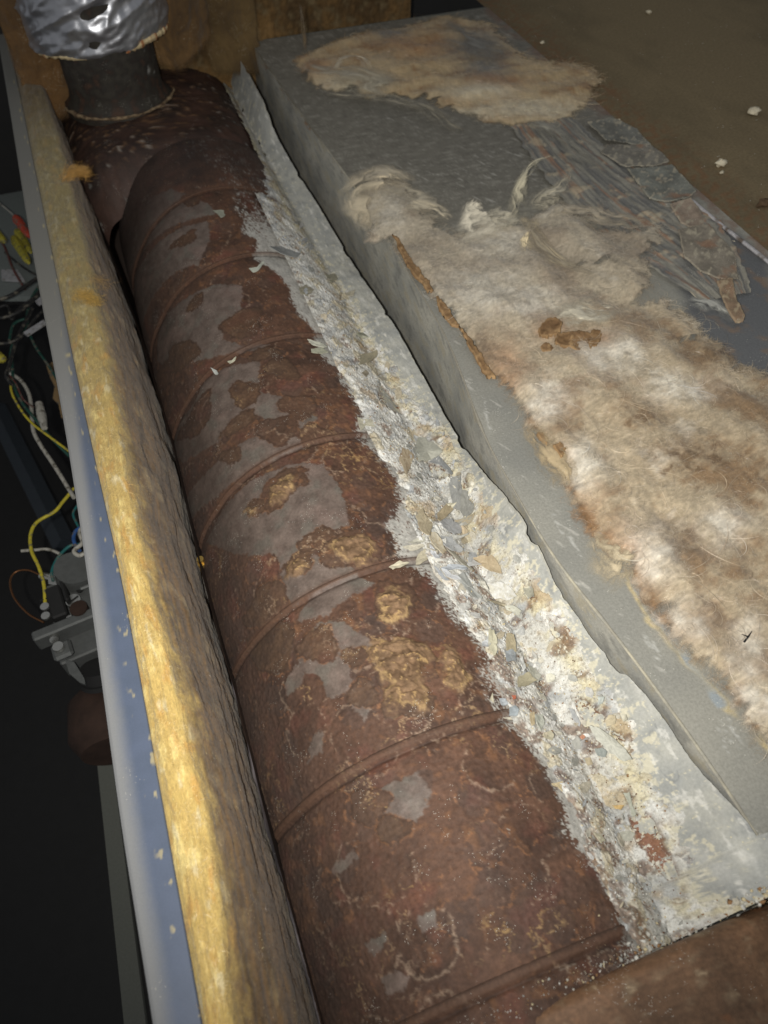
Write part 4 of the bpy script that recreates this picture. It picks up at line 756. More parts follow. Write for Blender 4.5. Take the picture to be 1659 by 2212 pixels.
# ================================================================== WOOL BLANKETS ON THE BOX
def blanket(name, label, poly, zref, step, thickness, seed, ystretch=.7, colf=None, nf=16000, holes=(), edge=.03, zbase=.0006, thin=None):
    q = np.array(PX(poly, zref)); lo_ = q.min(0) - .02; hi_ = q.max(0) + .02
    yv = []; y = lo_[1]
    while y < hi_[1]: yv.append(y); y += step * max(.6, (y * y + .3) / .5)
    X, Y = np.meshgrid(np.arange(lo_[0], hi_[0], step), np.array(yv))
    n0 = fbm(X, Y, 7, 3, seed); n1 = fbm(X, Y * ystretch, 19, 4, seed + 3, .55); n2 = fbm(X, Y, 70, 4, seed + 7, .6); n3 = fbm(X, Y, 300, 3, seed + 11)
    d = sdf(X + .006 * n2 + .008 * n1, Y + .006 * n2 + .010 * n0, q)
    for hpoly in holes: d = np.maximum(d, -sdf(X + .008 * n2, Y + .008 * n2, np.array(PX(hpoly, zref))))
    prof = np.sqrt(np.clip(sstep(.002, -edge, d), 0, 1))
    h = zbase + prof * (thickness * (.66 + .5 * n0 + .72 * fbm(X, Y * ystretch, 17, 2, seed + 3)) + .0016 * fbm(X, Y * ystretch, 60, 2, seed + 7) + .0006 * fbm(X * .7 + Y * .7, (Y - X) * 3, 90, 3, seed + 15) + .0002 * n3) - sstep(.002, .010, d) * .0004
    cols = colf(X, Y, n0, n1, n2, n3, d)
    wsp = fbm(X * .8 + Y * .6, (Y - .5 * X) * 1.8, 26, 4, seed + 31, .6); den = np.clip(sstep(.006, -.020, d + .020 * wsp + .006 * n2), 0, 1)
    if thin is not None: den = np.clip(den - thin(X, Y) * np.clip(.65 + 1.4 * wsp, 0, 1.2), 0, 1)
    root = empty(name, (float(q[:, 0].mean()), float(q[:, 1].mean()), 0)); tag(root, label, 'insulation')
    Pt = np.stack([X, Y, h], -1); grid('wool_batt', Pt, MAT['wool'], root, cols, {'gauze': den}, keep=d < .010)
    # fibres
    rs = np.random.default_rng(seed); cand = np.argwhere(d < .003); wgt = (1 + 5 * np.exp(-np.abs(d[d < .003]) / .009)) * (.12 + den[d < .003]); wgt /= wgt.sum()
    s = cand[rs.choice(len(cand), nf, p=wgt)]; P = Pt[s[:, 0], s[:, 1]]; gy, gx = np.gradient(h); 
    N_ = np.tile([0, 0, 1.], (nf, 1)); D = np.stack([np.cos(2.2 * n1 + 1.0), np.sin(2.2 * n1 + 1.0), 0 * n1], -1)[s[:, 0], s[:, 1]] + rs.normal(size=(nf, 3)) * .35
    dist = np.linalg.norm(P - CAM, axis=1); ln = (.003 + .010 * rs.random(nf) ** 2) ; wd = (.00005 + .00006 * rs.random(nf)) * dist / .7
    cf = cols[s[:, 0], s[:, 1]] * (.72 + .5 * rs.random((nf, 1))) + .02 + .25 * (rs.random((nf, 1)) > .975)
    o = fibres('loose_fibres', P, N_, D, ln, wd, cf, MAT['fibre'], root, seed, 5, 1.0, .16, .8); tag(o, kind='stuff')
    ns = 1500; s = cand[rs.choice(len(cand), ns, p=wgt)]; P = Pt[s[:, 0], s[:, 1]] + [0, 0, .0006]; D = np.stack([np.cos(2.2 * n1 - .3), np.sin(2.2 * n1 - .3), 0 * n1], -1)[s[:, 0], s[:, 1]] + rs.normal(size=(ns, 3)) * .3
    o = fibres('long_strands', P, np.tile([0, 0, 1.], (ns, 1)), D, .014 + .03 * rs.random(ns), np.full(ns, .00009) * (1 + rs.random(ns)), np.clip(cols[s[:, 0], s[:, 1]] * (.8 + .8 * rs.random((ns, 1))) + .05, 0, .9), MAT['fibre'], root, seed + 1, 9, 1.6, .12, .8); tag(o, kind='stuff')
    return root, Pt, cols, d
W_ = {'white': lin(224, 219, 206), 'beige': lin(184, 169, 143), 'brown': lin(140, 117, 90), 'dkb': lin(104, 84, 62), 'or': lin(172, 140, 110), 'grey': lin(160, 158, 148)}
BIG = [(785, 400), (800, 375), (850, 372), (885, 400), (905, 435), (960, 480), (1000, 505), (1022, 500), (1030, 470), (1060, 455), (1110, 475), (1160, 450), (1200, 425), (1260, 455), (1300, 490), (1360, 480), (1440, 475), (1430, 520), (1400, 590), (1440, 640), (1500, 690), (1560, 740), (1600, 790), (1720, 810), (1900, 1000), (1900, 1900), (1700, 1690), (1664, 1612),
       (1584, 1500), (1520, 1435), (1460, 1375), (1418, 1300), (1362, 1225), (1280, 1130), (1225, 1040), (1180, 960), (1130, 880), (1085, 820), (1040, 770), (990, 700), (940, 640), (895, 580), (850, 515), (800, 505), (780, 460)]
WHITE_SPOTS = [(1180, 850, 60, 40), (1250, 1000, 60, 50), (1380, 1190, 50, 60), (1040, 620, 90, 50), (1450, 1330, 60, 50), (1600, 1380, 40, 60), (1150, 640, 80, 35), (1320, 760, 60, 40), (1560, 1120, 50, 40), (840, 440, 50, 40), (1090, 520, 60, 30), (1610, 1500, 50, 50), (1480, 830, 70, 30)]
BROWN_SPOTS = [(1240, 720, 70, 25), (1300, 1150, 60, 40), (1450, 1180, 110, 60), (1500, 980, 110, 45), (1540, 1330, 90, 50), (1140, 960, 50, 60), (1210, 1010, 30, 30), (960, 590, 70, 40), (1340, 540, 50, 30), (1390, 890, 80, 30), (1260, 1110, 50, 50), (1550, 760, 60, 30), (1180, 560, 70, 30), (1040, 740, 40, 50), (900, 520, 40, 24)]
THIN = [(1290, 560, 110, 30), (1400, 640, 60, 40), (1210, 590, 60, 18), (1330, 470, 60, 30), (1160, 480, 40, 24), (1480, 720, 50, 24), (960, 470, 40, 16), (1090, 470, 40, 20), (1240, 450, 40, 24), (1420, 500, 40, 26)]
ORANGE_SPOTS = [(1250, 1130, 45, 60), (1330, 1200, 50, 60), (1190, 700, 40, 30), (1100, 780, 40, 60), (1290, 725, 40, 16), (1200, 980, 30, 24)]
def spot_field(X, Y, spots, z=.012, n=0):
    f = np.zeros(X.shape, F)
    for cx, cy, rx, ry in spots:
        c = onz(cx, cy, z); a = onz(cx + rx, cy, z); b = onz(cx, cy + ry, z)
        M2 = np.array([[a[0] - c[0], b[0] - c[0]], [a[1] - c[1], b[1] - c[1]]]); Mi = np.linalg.inv(M2); dx = X - c[0]; dy = Y - c[1]
        u = Mi[0, 0] * dx + Mi[0, 1] * dy; v_ = Mi[1, 0] * dx + Mi[1, 1] * dy; f = np.maximum(f, np.exp(-(u * u + v_ * v_) * .9 + n))
    return np.clip(f, 0, 1)
def big_col(X, Y, n0, n1, n2, n3, d):
    st = fbm(X * 1.0 + Y * .3, Y * 2.6 - X * .6, 34, 4, 77, .6)
    base = np.zeros(X.shape + (3,), F) + W_['beige']
    c = mix(base, W_['brown'], sstep(-.15, .55, n1 * 1.2 + .6 * st + .35 * n0)); c = mix(c, W_['white'], sstep(.05, .55, -n1 + .5 * st - .15) * .6); fine = fbm(X + Y * .4 + .01 * n1, Y * 2.2 - X * .5 + .01 * n0, 150, 4, 79, .65)
    c = mix(c, W_['brown'], spot_field(X + .02 * n0, Y + .02 * n1, BROWN_SPOTS, n=1.3 * n2 + .6 * st) * .75); c = mix(c, W_['dkb'], sstep(.75, 1.0, spot_field(X, Y, BROWN_SPOTS, n=1.2 * n2 + .5 * st)) * .6)
    c = mix(c, W_['white'], spot_field(X + .02 * n1, Y + .02 * n0, WHITE_SPOTS, n=1.3 * n2 + .6 * st) * .7); c = mix(c, W_['or'], spot_field(X, Y, ORANGE_SPOTS, n=1.0 * n2) * .8)
    c = mix(c, lin(128, 98, 66), np.exp(-((d + .0035) / .0035) ** 2) * sstep(-.1, .4, n2 + n1 + .1) * .8)
    c = mix(c, lin(176, 170, 156), sstep(.42, .66, Y) * .5)
    return np.clip(c * (1 + .16 * n3[..., None] + .30 * st[..., None] + .55 * fine[..., None]), .01, .9)
bl_root, bl_P, bl_c, bl_d = blanket('wool_blanket', 'big matted beige and brown fibreglass blanket lying over the right of the duct box', BIG, .008, .0016, .0125, 401, colf=big_col, nf=70000, edge=.022, thin=lambda X, Y: .8 * spot_field(X, Y, THIN))
S_wool = Surf(bl_P, 2)
TOP = [(640, 118), (700, 92), (790, 62), (860, 58), (960, 30), (1060, 45), (1100, 85), (1140, 120), (1230, 130), (1292, 150), (1285, 205), (1240, 250), (1190, 268), (1120, 262), (1040, 248), (960, 225), (900, 205), (850, 200), (800, 205), (760, 180), (720, 190), (660, 165)]
def top_col(X, Y, n0, n1, n2, n3, d):
    st = fbm(X * 2.6, Y * .8, 34, 4, 87, .6)
    c = mix(np.zeros(X.shape + (3,), F) + lin(190, 168, 130), lin(150, 118, 80), sstep(-.1, .5, n1 + .5 * st)); c = mix(c, lin(215, 205, 180), spot_field(X, Y, [(1150, 225, 110, 22), (740, 165, 70, 24), (1000, 235, 90, 14), (1040, 190, 80, 16)], .01, .8 * n2) * .9)
    c = mix(c, lin(158, 118, 80), spot_field(X, Y, [(900, 90, 80, 22), (680, 140, 40, 16), (1080, 170, 60, 12)], .01, .8 * n2) * .85)
    c = mix(c, lin(110, 112, 112), spot_field(X, Y, [(1030, 90, 60, 34), (1050, 140, 50, 24), (840, 60, 40, 12), (820, 170, 30, 12)], .01, .8 * n2) * .85)
    return np.clip(c * (1 + .25 * n3[..., None] + .3 * st[..., None]), .01, .9)
tp_root, tp_P, _, _ = blanket('torn_wool_piece', 'thin torn tan fibreglass piece at the far end of the duct box', TOP, .006, .0024, .008, 431, 1.5, top_col, 18000, edge=.02, thin=lambda X, Y: .6 * spot_field(X, Y, [(900, 200, 90, 16), (820, 120, 60, 18), (1080, 110, 50, 20)]))
def bl_root_ref(): return bl_root
def wisp(parent, pts, zs, wd, color, seed=1, dens=.42, vis=.9, stand=.15, n=110, m=40):
    """gauzy streak of wool: a soft strip whose strands run along it and thin out to nothing"""
    a = np.array(spline([onz(p[0], p[1], z) for p, z in zip(pts, zs)], 12)); t = np.linspace(0, 1, n); a = np.array([np.interp(t * (len(a) - 1), np.arange(len(a)), a[:, k]) for k in range(3)]).T
    T = np.gradient(a, axis=0); T /= np.linalg.norm(T, axis=1, keepdims=True); sd = np.stack([T[:, 1], -T[:, 0], 0 * t], -1); sd /= np.linalg.norm(sd, axis=1, keepdims=True) + 1e-6; sd[:, 2] += stand
    w_ = np.interp(t, np.linspace(0, 1, len(wd)), wd); TT_, U = np.meshgrid(t * len(pts) * .03, np.linspace(-1, 1, m), indexing='ij')
    q1 = fbm(TT_ * 6, U * .5 + .3 * fbm(TT_, U * .03, 30, 2, seed), 5, 4, seed, .6); q2 = fbm(TT_, U * .04, 40, 3, seed + 7)
    P = a[:, None] + sd[:, None] * (1.5 * w_[:, None] * (U + .25 * q2))[..., None]; P[..., 2] += .002 * q2 + .004 * (1 - U ** 2) * stand
    g = (.50 if parent is bl_root_ref() else .36) * (1 - np.abs(U) ** 1.3) * np.clip(.95 + 1.3 * q1 + .9 * q2, 0, 1.5) * (np.sin(np.clip(TT_ / TT_.max(), 0, 1) * math.pi) ** .5)
    return grid('wool_wisp', P, MAT['wool'], parent, np.clip((np.zeros(U.shape + (3,)) + lin(*color)) * (.95 if parent is bl_root_ref() else .8) * (1 + .4 * q1[..., None]), .01, .9), {'gauze': np.clip(g - .06, 0, 1)})
for i_, (pts, zs, wd, c_) in enumerate([([(640, 120), (700, 150), (770, 160), (800, 190), (850, 215), (930, 250)], [.006, .012, .018, .014, .006, .003], [.02, .04, .045, .035, .02, .01], (214, 204, 178)), ([(700, 200), (760, 208), (830, 205)], [.003, .004, .003], [.01, .014, .006], (186, 178, 156)),
    ([(850, 215), (900, 225), (960, 262), (1000, 290)], [.004, .005, .004, .002], [.016, .02, .016, .008], (176, 168, 146)), ([(1120, 262), (1180, 275), (1240, 320), (1300, 380)], [.006, .007, .007, .006], [.02, .022, .02, .012], (176, 172, 156)), ([(660, 118), (655, 60), (650, 10)], [.006, .06, .12], [.004, .003, .003], (150, 128, 92)), ([(710, 170), (735, 130), (780, 125), (805, 160)], [.006, .016, .020, .008], [.008, .010, .010, .008], (226, 214, 188)),
    ([(950, 40), (1040, 100), (1100, 130)], [.008, .012, .010], [.04, .04, .03], (138, 136, 128))]):
    wisp(tp_root, pts, zs, wd, c_, 460 + 9 * i_)
for i_, (pts, zs, wd, c_) in enumerate([([(1118, 475), (1118, 430), (1130, 385), (1155, 352), (1190, 336)], [.008, .016, .026, .032, .034], [.012, .008, .006, .005, .003], (206, 198, 172)), ([(1050, 520), (1030, 480), (1020, 450), (1026, 425)], [.010, .016, .022, .028], [.026, .020, .010, .004], (222, 214, 194)),
    ([(1085, 500), (1070, 470), (1080, 445)], [.010, .012, .010], [.022, .02, .008], (206, 198, 176)), ([(800, 500), (785, 450), (795, 395), (840, 375), (890, 400)], [.004, .010, .014, .014, .008], [.010, .022, .028, .026, .014], (210, 196, 168)), ([(840, 400), (890, 430), (940, 455), (975, 475)], [.012, .012, .010, .006], [.026, .026, .018, .008], (204, 192, 166)),
    ([(1180, 455), (1178, 425), (1210, 405), (1230, 370)], [.008, .012, .014, .018], [.018, .014, .010, .003], (192, 184, 162)), ([(1200, 440), (1260, 455), (1310, 470), (1400, 478)], [.008, .010, .012, .008], [.022, .022, .024, .012], (196, 182, 156)), ([(1138, 545), (1134, 520), (1142, 500)], [.010, .015, .022], [.006, .005, .002], (222, 206, 170)),
    ([(1150, 470), (1150, 500), (1200, 560), (1290, 590)], [.010, .010, .012, .010], [.01, .012, .012, .01], (184, 170, 142)), ([(1480, 640), (1540, 660), (1600, 700)], [.003, .003, .002], [.012, .016, .006], (176, 176, 168)), ([(1200, 690), (1260, 675), (1330, 665)], [.012, .014, .010], [.02, .022, .012], (214, 206, 184)),
    ([(1370, 1250), (1330, 1210), (1290, 1150)], [.003, .006, .004], [.016, .018, .010], (190, 176, 148)), ([(1230, 1050), (1190, 985), (1140, 920)], [.003, .005, .003], [.012, .014, .008], (180, 162, 130))]):
    wisp(bl_root, pts, zs, wd, c_, 560 + 9 * i_)
# standing tufts on the big blanket
def tuft(parent, pts, zs, n, spread, color, wdt=.00016, seed=1, lens=(.012, .03)):
    n = int(n * 2.6); rs = np.random.default_rng(seed); a = np.array([onz(p[0], p[1], z) for p, z in zip(pts, zs)]); m = len(a) - 1
    t = rs.random(n); s_ = np.minimum((t * m).astype(int), m - 1); fr = (t * m - s_)[:, None]
    P = a[s_] * (1 - fr) + a[s_ + 1] * fr + rs.normal(size=(n, 3)) * spread; D = a[s_ + 1] - a[s_]; D = D / np.linalg.norm(D, axis=1, keepdims=True) + rs.normal(size=(n, 3)) * .16
    N_ = np.tile([-.3, -.3, .9], (n, 1)); N_ /= np.linalg.norm(N_[0])
    o = fibres('fibre_tuft', P, N_, D, lens[0] + (lens[1] - lens[0]) * rs.random(n), np.full(n, wdt * .34), np.tile(lin(*color), (n, 1)) * (.45 + .5 * rs.random((n, 1))), MAT['fibre'], parent, seed, 5, .7, .25, .25); tag(o, kind='stuff'); return o
# scorched skins on the blanket
SK = [(150, 122, 90), (122, 96, 68), (172, 142, 104), (100, 76, 54)]
Wb = lambda L: [(1069 + x * .3555, 516.1 + y * .3555) for x, y in L]
MAT['skin'] = material('scorched_wool_skin', rough=.95, bump=.3, bscale=520, mottle=.2, mscale=300, spec=.1, swirl=1.2)
def skin(pts, z=None, sd=0):
    if z is None: c_ = np.mean(np.array(pts), 0); z = float(S_wool.at(c_[0], c_[1])[0][2]) + .0015
    plate('scorched_skin', pts, z, SK, MAT['skin'], parent=bl_root, seed=700 + sd, relief=.0012, curl=.004, rag=.004, thick=.003)
for i_, L_ in enumerate([[(260, 545), (300, 505), (370, 492), (408, 520), (400, 570), (330, 590), (270, 580)], [(380, 580), (470, 570), (580, 570), (600, 540), (650, 545), (650, 590), (620, 650), (540, 690), (440, 660), (360, 640)], [(275, 650), (310, 620), (375, 655), (340, 690), (290, 690)], [(255, 1175), (295, 1170), (325, 1220), (310, 1260), (270, 1215)], [(345, 1255), (395, 1225), (432, 1245), (440, 1310), (400, 1330), (370, 1290)]]): skin(Wb(L_), None, i_ * 9)
for i_, pts in enumerate([[(848, 508), (872, 530), (905, 585), (938, 628), (925, 632), (880, 575)], [(940, 640), (965, 660), (995, 703), (975, 705), (950, 665)], [(990, 705), (1020, 735), (1048, 778), (1072, 818), (1055, 815), (1015, 755)]]): skin(pts, .006, 60 + i_ * 9)
# small twig
g = MB(); p0, _ = S_wool.at(1606, 1388); p1, _ = S_wool.at(1614, 1378); p2, _ = S_wool.at(1622, 1366)
g.tube([p0 + [0, 0, .001], p1 + [0, 0, .002], p2 + [0, 0, .002]], [.0008, .0007, .0002], 5); g.tube([p1 + [0, 0, .002], p1 + [-.004, .003, .003]], [.0006, .0002], 5)
tag(g.build('dry_twig', MAT['black'], None, True), 'tiny dark twig lying on the beige blanket near the right edge', 'twig')

# ================================================================== PEELED FOIL STRIPS
Wc = lambda L: [(1069 + x * .3555, y * .3555) for x, y in L]
FO = [([(560, 745), (700, 720), (860, 780), (950, 880), (800, 872), (670, 860)], (132, 132, 124), .0040, 'uppermost peeled grey tape piece by the dusty board'),
      ([(680, 872), (960, 885), (1010, 920), (1065, 975), (980, 1005), (800, 1018), (640, 930)], (140, 136, 126), .0048, 'second peeled grey tape piece down, with rusty left corner'),
      ([(805, 1022), (930, 1010), (1075, 1004), (1130, 1070), (1222, 1165), (1180, 1200), (1060, 1228), (940, 1205)], (134, 136, 128), .0056, 'third peeled tape piece down, squarish with dark blotches'),
      ([(1062, 1240), (1190, 1212), (1240, 1270), (1280, 1330), (1262, 1372), (1180, 1372), (1130, 1350)], (160, 144, 128), .0045, 'pinkish cracked tape scrap at the start of the bright seam'),
      ([(1110, 1400), (1200, 1380), (1290, 1372), (1420, 1480), (1470, 1560), (1475, 1700), (1400, 1700), (1250, 1640), (1150, 1560)], (150, 142, 128), .0055, 'broad mottled tape flap bending down beside the blanket')]
for k_, (pts, c_, z_, lab) in enumerate(FO):
    plate('tape_piece', Wc(pts), z_, [c_, tuple(v * .82 for v in c_), (176, 168, 148), (150, 116, 92) if k_ > 0 else (112, 112, 108)], MAT['box'], lab, 'tape piece', 'peeled grey tape pieces along the right edge of the box', seed=800 + 9 * k_)
plate('tape_piece', [(1548, 605), (1582, 600), (1590, 640), (1610, 680), (1604, 700), (1590, 698), (1570, 665)], .0065, [(158, 132, 108), (130, 112, 92), (180, 164, 136), (150, 108, 78)], MAT['box'], 'tan crusted tongue shaped tape end pointing down over bare slate metal', 'tape piece', 'peeled grey tape pieces along the right edge of the box', seed=870)
# long wrinkled tape lying under them
q0 = np.array([onz(*p, .003) for p in spline([(1170, 262), (1230, 330), (1300, 395), (1370, 455), (1430, 500), (1500, 560), (1570, 640)], 14)]); 
wdt = np.interp(np.linspace(0, 1, len(q0)), [0, .3, .7, 1], [.045, .06, .075, .03]); uu = np.linspace(-1, 1, 60)
tdir = np.gradient(q0, axis=0); tdir /= np.linalg.norm(tdir, axis=1, keepdims=True); sdir = np.stack([tdir[:, 1], -tdir[:, 0], 0 * tdir[:, 0]], -1)
tl = np.linspace(0, .6, len(q0)); 
q0 = np.array([np.interp(np.linspace(0, len(q0) - 1, 260), np.arange(len(q0)), q0[:, k]) for k in range(3)]).T; wdt = np.interp(np.linspace(0, 1, 260), [0, .3, .7, 1], [.045, .06, .075, .03]); sdir = np.array([np.interp(np.linspace(0, len(sdir) - 1, 260), np.arange(len(sdir)), sdir[:, k]) for k in range(3)]).T; tl = np.linspace(0, .6, 260)
TT, UU = np.meshgrid(tl, uu, indexing='ij'); nn1 = fbm(TT, UU * .05, 30, 4, 501); nn2 = fbm(TT * .6, UU * .6, 16, 4, 505); crs = fbm(TT * .4, UU * .9, 9, 3, 509)
wq = wdt[:, None] * (UU + .12 * fbm(TT, np.sign(UU), 40, 3, 511) * np.abs(UU) ** 3); Pq = q0[:, None, :] + sdir[:, None, :] * wq[..., None]; Pq[..., 2] = .0022 + .0016 * (1 - np.abs(nn2) * 3).clip(0, 1) + .0012 * nn1 + .0008 * crs
cq = mix(np.zeros(TT.shape + (3,), F) + lin(150, 147, 136), lin(112, 112, 110), np.clip(.5 + 2 * nn2, 0, 1)); cq = mix(cq, lin(160, 122, 96), sstep(.1, .4, crs + .4 * nn1) * .7); cq = mix(cq, lin(196, 184, 158), sstep(.25, .45, nn1 + .3 * nn2) * .6)
o = grid('wrinkled_tape', Pq, MAT['box'], None, cq, flip=False); tag(o, 'long wrinkled grey tape band running diagonally under the peeled pieces', 'tape')

# ================================================================== DUSTY BOARD ON THE RIGHT, BACK WALL, DARK COMPARTMENT
Xp, Yp = np.meshgrid(np.linspace(XR + .001, 2.6, 300), np.linspace(-.1, 1.9, 320)); n1 = fbm(Xp, Yp, 3, 3, 521); n2 = fbm(Xp, Yp * .5, 30, 4, 525); n3 = fbm(Xp, Yp, 120, 3, 529)
pcx = mix(np.zeros(Xp.shape + (3,), F) + lin(134, 120, 94), lin(112, 101, 80), np.clip(.5 + 1.5 * n1 + .5 * n2, 0, 1)); pcx = mix(pcx, lin(130, 96, 70), sstep(.05, .0, Xp - XR - .03 + .03 * n2) * sstep(0, .3, n3 + .1) * .6)
o = grid('dusty_board', np.stack([Xp, Yp, -.004 + .0006 * n3 + .0006 * n2], -1), MAT['board'], None, pcx); tag(o, kind='structure')
for i, (px, py, s_, lab) in enumerate([(1402, 24, 5, 'farthest pale crumb on the dusty board, near the top edge'), (1628, 240, 9, 'largest cream crumb on the dusty board, at its right side'), (1557, 352, 8, 'cream bean shaped crumb on the dusty board below the largest one'), (1560, 370, 3, 'tiny yellowish crumb just under the bean shaped one'), (1650, 440, 9, 'brown grey crumb low at the right edge of the dusty board'), (1171, 90, 4, 'small pale crumb on the dusty board beside the torn wool'), (1336, 257, 3, 'tiny pale crumb near the uppermost tape piece'), (1585, 520, 3, 'tiny crumb beside the bright seam')]):
    c = onz(px, py, 0); r = s_ * .00075; bm = MB(); rs = np.random.default_rng(i); vv = []; 
    m_, k_ = 8, 5
    for a_ in range(k_ + 1):
        for b_ in range(m_):
            ph = math.pi * a_ / k_; t = 2 * math.pi * b_ / m_; rr = r * (1 + .25 * rs.normal()); vv.append(c + np.array([1.5 * rr * math.sin(ph) * math.cos(t), rr * math.sin(ph) * math.sin(t), rr * .7 * math.cos(ph) + r * .5 - .003]))
    bm.add(vv, [(a_ * m_ + b_, (a_ + 1) * m_ + b_, (a_ + 1) * m_ + (b_ + 1) % m_, a_ * m_ + (b_ + 1) % m_) for a_ in range(k_) for b_ in range(m_)])
    mm = material('crumb_%s' % ('brown' if i == 4 else 'cream'), color=lin(96, 78, 60) if i == 4 else lin(226, 216, 190), rough=.9) if i in (0, 4) else mm_c
    if i == 0: mm_c = mm
    tag(bm.build('crumb', mm if i == 4 or i == 0 else mm_c, None, True, 80), lab, 'crumb', 'crumbs on the dusty board')
Xw, Zw = np.meshgrid(np.linspace(-.115, .525, 220), np.linspace(-.25, .55, 200)); n1 = fbm(Xw, Zw, 9, 4, 541); n2 = fbm(Xw, Zw, 60, 4, 545)
bw = mix(np.zeros(Xw.shape + (3,), F) + lin(120, 94, 60), lin(80, 64, 44), np.clip(.5 + 1.6 * n1 + .8 * n2, 0, 1)) * (1 + .5 * fbm(Xw, Zw, 150, 3, 549)[..., None]); bw = mix(bw, lin(126, 112, 84), sstep(0, .5, n2) * .5)
o = grid('back_wall_insulation', np.stack([Xw, 1.342 + .008 * n1 + .003 * n2 + 0 * Xw, Zw], -1), MAT['bwool'], None, bw); tag(o, 'brown fibrous insulation lining on the back wall behind flue and duct box', 'insulation')
wl = MB(); wl.box((.2, 1.52, .1), (1.2, .02, 1.2)); tag(wl.build('back_wall', MAT['black']), kind='structure')
# sagging brown batt pieces beside the collar
def curtain(label, x0, x1, y0, zb, zt, bulge, seed, ca, cb):
    X, Zq = np.meshgrid(np.linspace(x0, x1, 120), np.linspace(0, 1, 150)); a = fbm(X, Zq * .3, 14, 4, seed); b = fbm(X, Zq * .3, 60, 4, seed + 4, .6); u = (X - x0) / (x1 - x0); low = zb(u) + .010 * a + .004 * b
    Zc = low + (zt - low) * Zq; Yc = y0 - bulge * np.sin(np.clip(u, 0, 1) * math.pi) ** .7 * (.6 + .5 * a) - .02 * np.exp(-((Zc - low) / .03)) * (1 + a) + .004 * b
    den = sstep(0, .12, u + .06 * b) * sstep(1, .88, u + .06 * b) * sstep(0, .06, Zq + .02 * b)
    c = mix(np.zeros(X.shape + (3,), F) + lin(*ca), lin(*cb), np.clip(.5 + 1.3 * a + .8 * b, 0, 1)) * (1 + .5 * b[..., None])
    o = grid('drooping_insulation', np.stack([X, Yc, Zc], -1), MAT['wool'], None, c, {'gauze': den * .6}); tag(o, label, 'insulation'); return o
curtain('brown stained wool sagging onto the drum header right of the flue collar', .075, .185, 1.315, lambda u: -.012 + .03 * np.abs(u - .35) * 2, .4, .05, 571, (118, 92, 60), (76, 60, 42))
curtain('brown wool hanging in the corner above the far end of the paper strip', .165, .262, 1.325, lambda u: -.03 - .02 * u, .35, .02, 581, (112, 92, 60), (84, 68, 46))
curtain('brown wool showing between the yellow lining and the flue collar', -.115, -.03, 1.30, lambda u: -.06 + .02 * u, .3, .02, 591, (122, 92, 58), (88, 68, 46))
# ------------------------------------------------------------------ wrapped flue duct
FXYR = (.020, 1.302, .101)
# ------------------------------------------------------------------ wrapped flue duct
fl = empty('wrapped_flue_duct', (CX + .008, CY + .03, .065)); tag(fl, 'silver foil wrapped round flue duct above the black collar', 'duct')
FX, FY, FR = FXYR
zz_ = np.linspace(0, .5, 190); aa = np.linspace(0, 2 * math.pi, 330); Zf, Af = np.meshgrid(zz_, aa, indexing='ij')
_a = Af * .12; wr1 = fbm(_a * .45 + Zf * .5, Zf * 1.5 - .35 * _a, 26, 3, 561); wr2 = ridged(_a * .35 + .5 * Zf, Zf * 1.5 - .45 * _a, 18, 2, 565)
zb = .060 + .005 * np.cos(Af - .3) * 1 + .002 * np.sin(5 * Af)
rf = FR + .0035 * wr1 + .0045 * np.clip(wr2, 0, 1) ** 2 - .004 * np.exp(-Zf / .012) + .0010 * ridged(_a + .6 * Zf, Zf * 1.6 - .5 * _a, 40, 2, 569)
grid('foil_wrap', np.stack([FX + rf * np.cos(Af), FY + rf * np.sin(Af), zb + Zf], -1), MAT['foil'], fl, np.zeros(Zf.shape + (3,), F) + lin(182, 184, 190))
Ai, Ki = np.meshgrid(aa, np.linspace(0, 2 * math.pi, 9), indexing='ij'); ni = fbm(Ai * .1, Ai * 0, 90, 4, 571); rI = FR - .006 + .006 * np.cos(Ki) * (.7 + .5 * ni) ; zi = .060 + .005 * np.cos(Ai - .3) + .002 * np.sin(5 * Ai) - .001 + (.0045 + .005 * np.clip(ni, -.4, 1)) * np.sin(Ki)
ci = mix(np.zeros(Ai.shape + (3,), F) + lin(208, 190, 150), lin(150, 96, 60), sstep(.05, .4, ni)); ci = mix(ci, lin(110, 90, 66), sstep(.2, 1, np.cos(Ai - .9)))
grid('wool_rim', np.stack([FX + rI * np.cos(Ai), FY + rI * np.sin(Ai), zi], -1), MAT['flake'], fl, ci)
# dark underside between collar and wrap
Au, Ru = np.meshgrid(aa, np.linspace(.066, FR - .006, 6), indexing='ij'); grid('duct_underside', np.stack([FX + Ru * np.cos(Au), FY + Ru * np.sin(Au), .062 + .005 * np.cos(Au - .3)], -1), MAT['bwool'], fl, np.zeros(Au.shape + (3,)) + lin(90, 70, 48))

# ================================================================== CABINET RAIL AND YELLOW LINING (LEFT)
RL = [onz(*p, 0) for p in [(332, 2216), (262, 1780), (221, 1480), (190, 1250), (160, 1040), (128, 850), (98, 690), (72, 560), (52, 430), (30, 290), (8, 150), (-2, 95), (-14, 30)]]
RR = [onz(*p, 0) for p in [(437, 2216), (358, 1780), (305, 1480), (252, 1200), (208, 1010), (176, 860), (140, 690), (108, 520), (88, 430), (60, 290), (32, 150), (21, 95), (8, 30)]]
RLa = np.array(RL); RRa = np.array(RR)
yr = np.concatenate([[-.12], np.geomspace(.1, 2.3, 460) - .05]); xL = np.interp(yr, RLa[:, 1], RLa[:, 0]); xR_ = np.interp(yr, RRa[:, 1], RRa[:, 0])
kz = np.ones(25) / 25; 
def smo(v): 
    p = np.pad(v, 20, mode='edge'); return np.convolve(p, np.ones(41) / 41, 'valid')
xL = smo(xL); xR_ = smo(xR_)
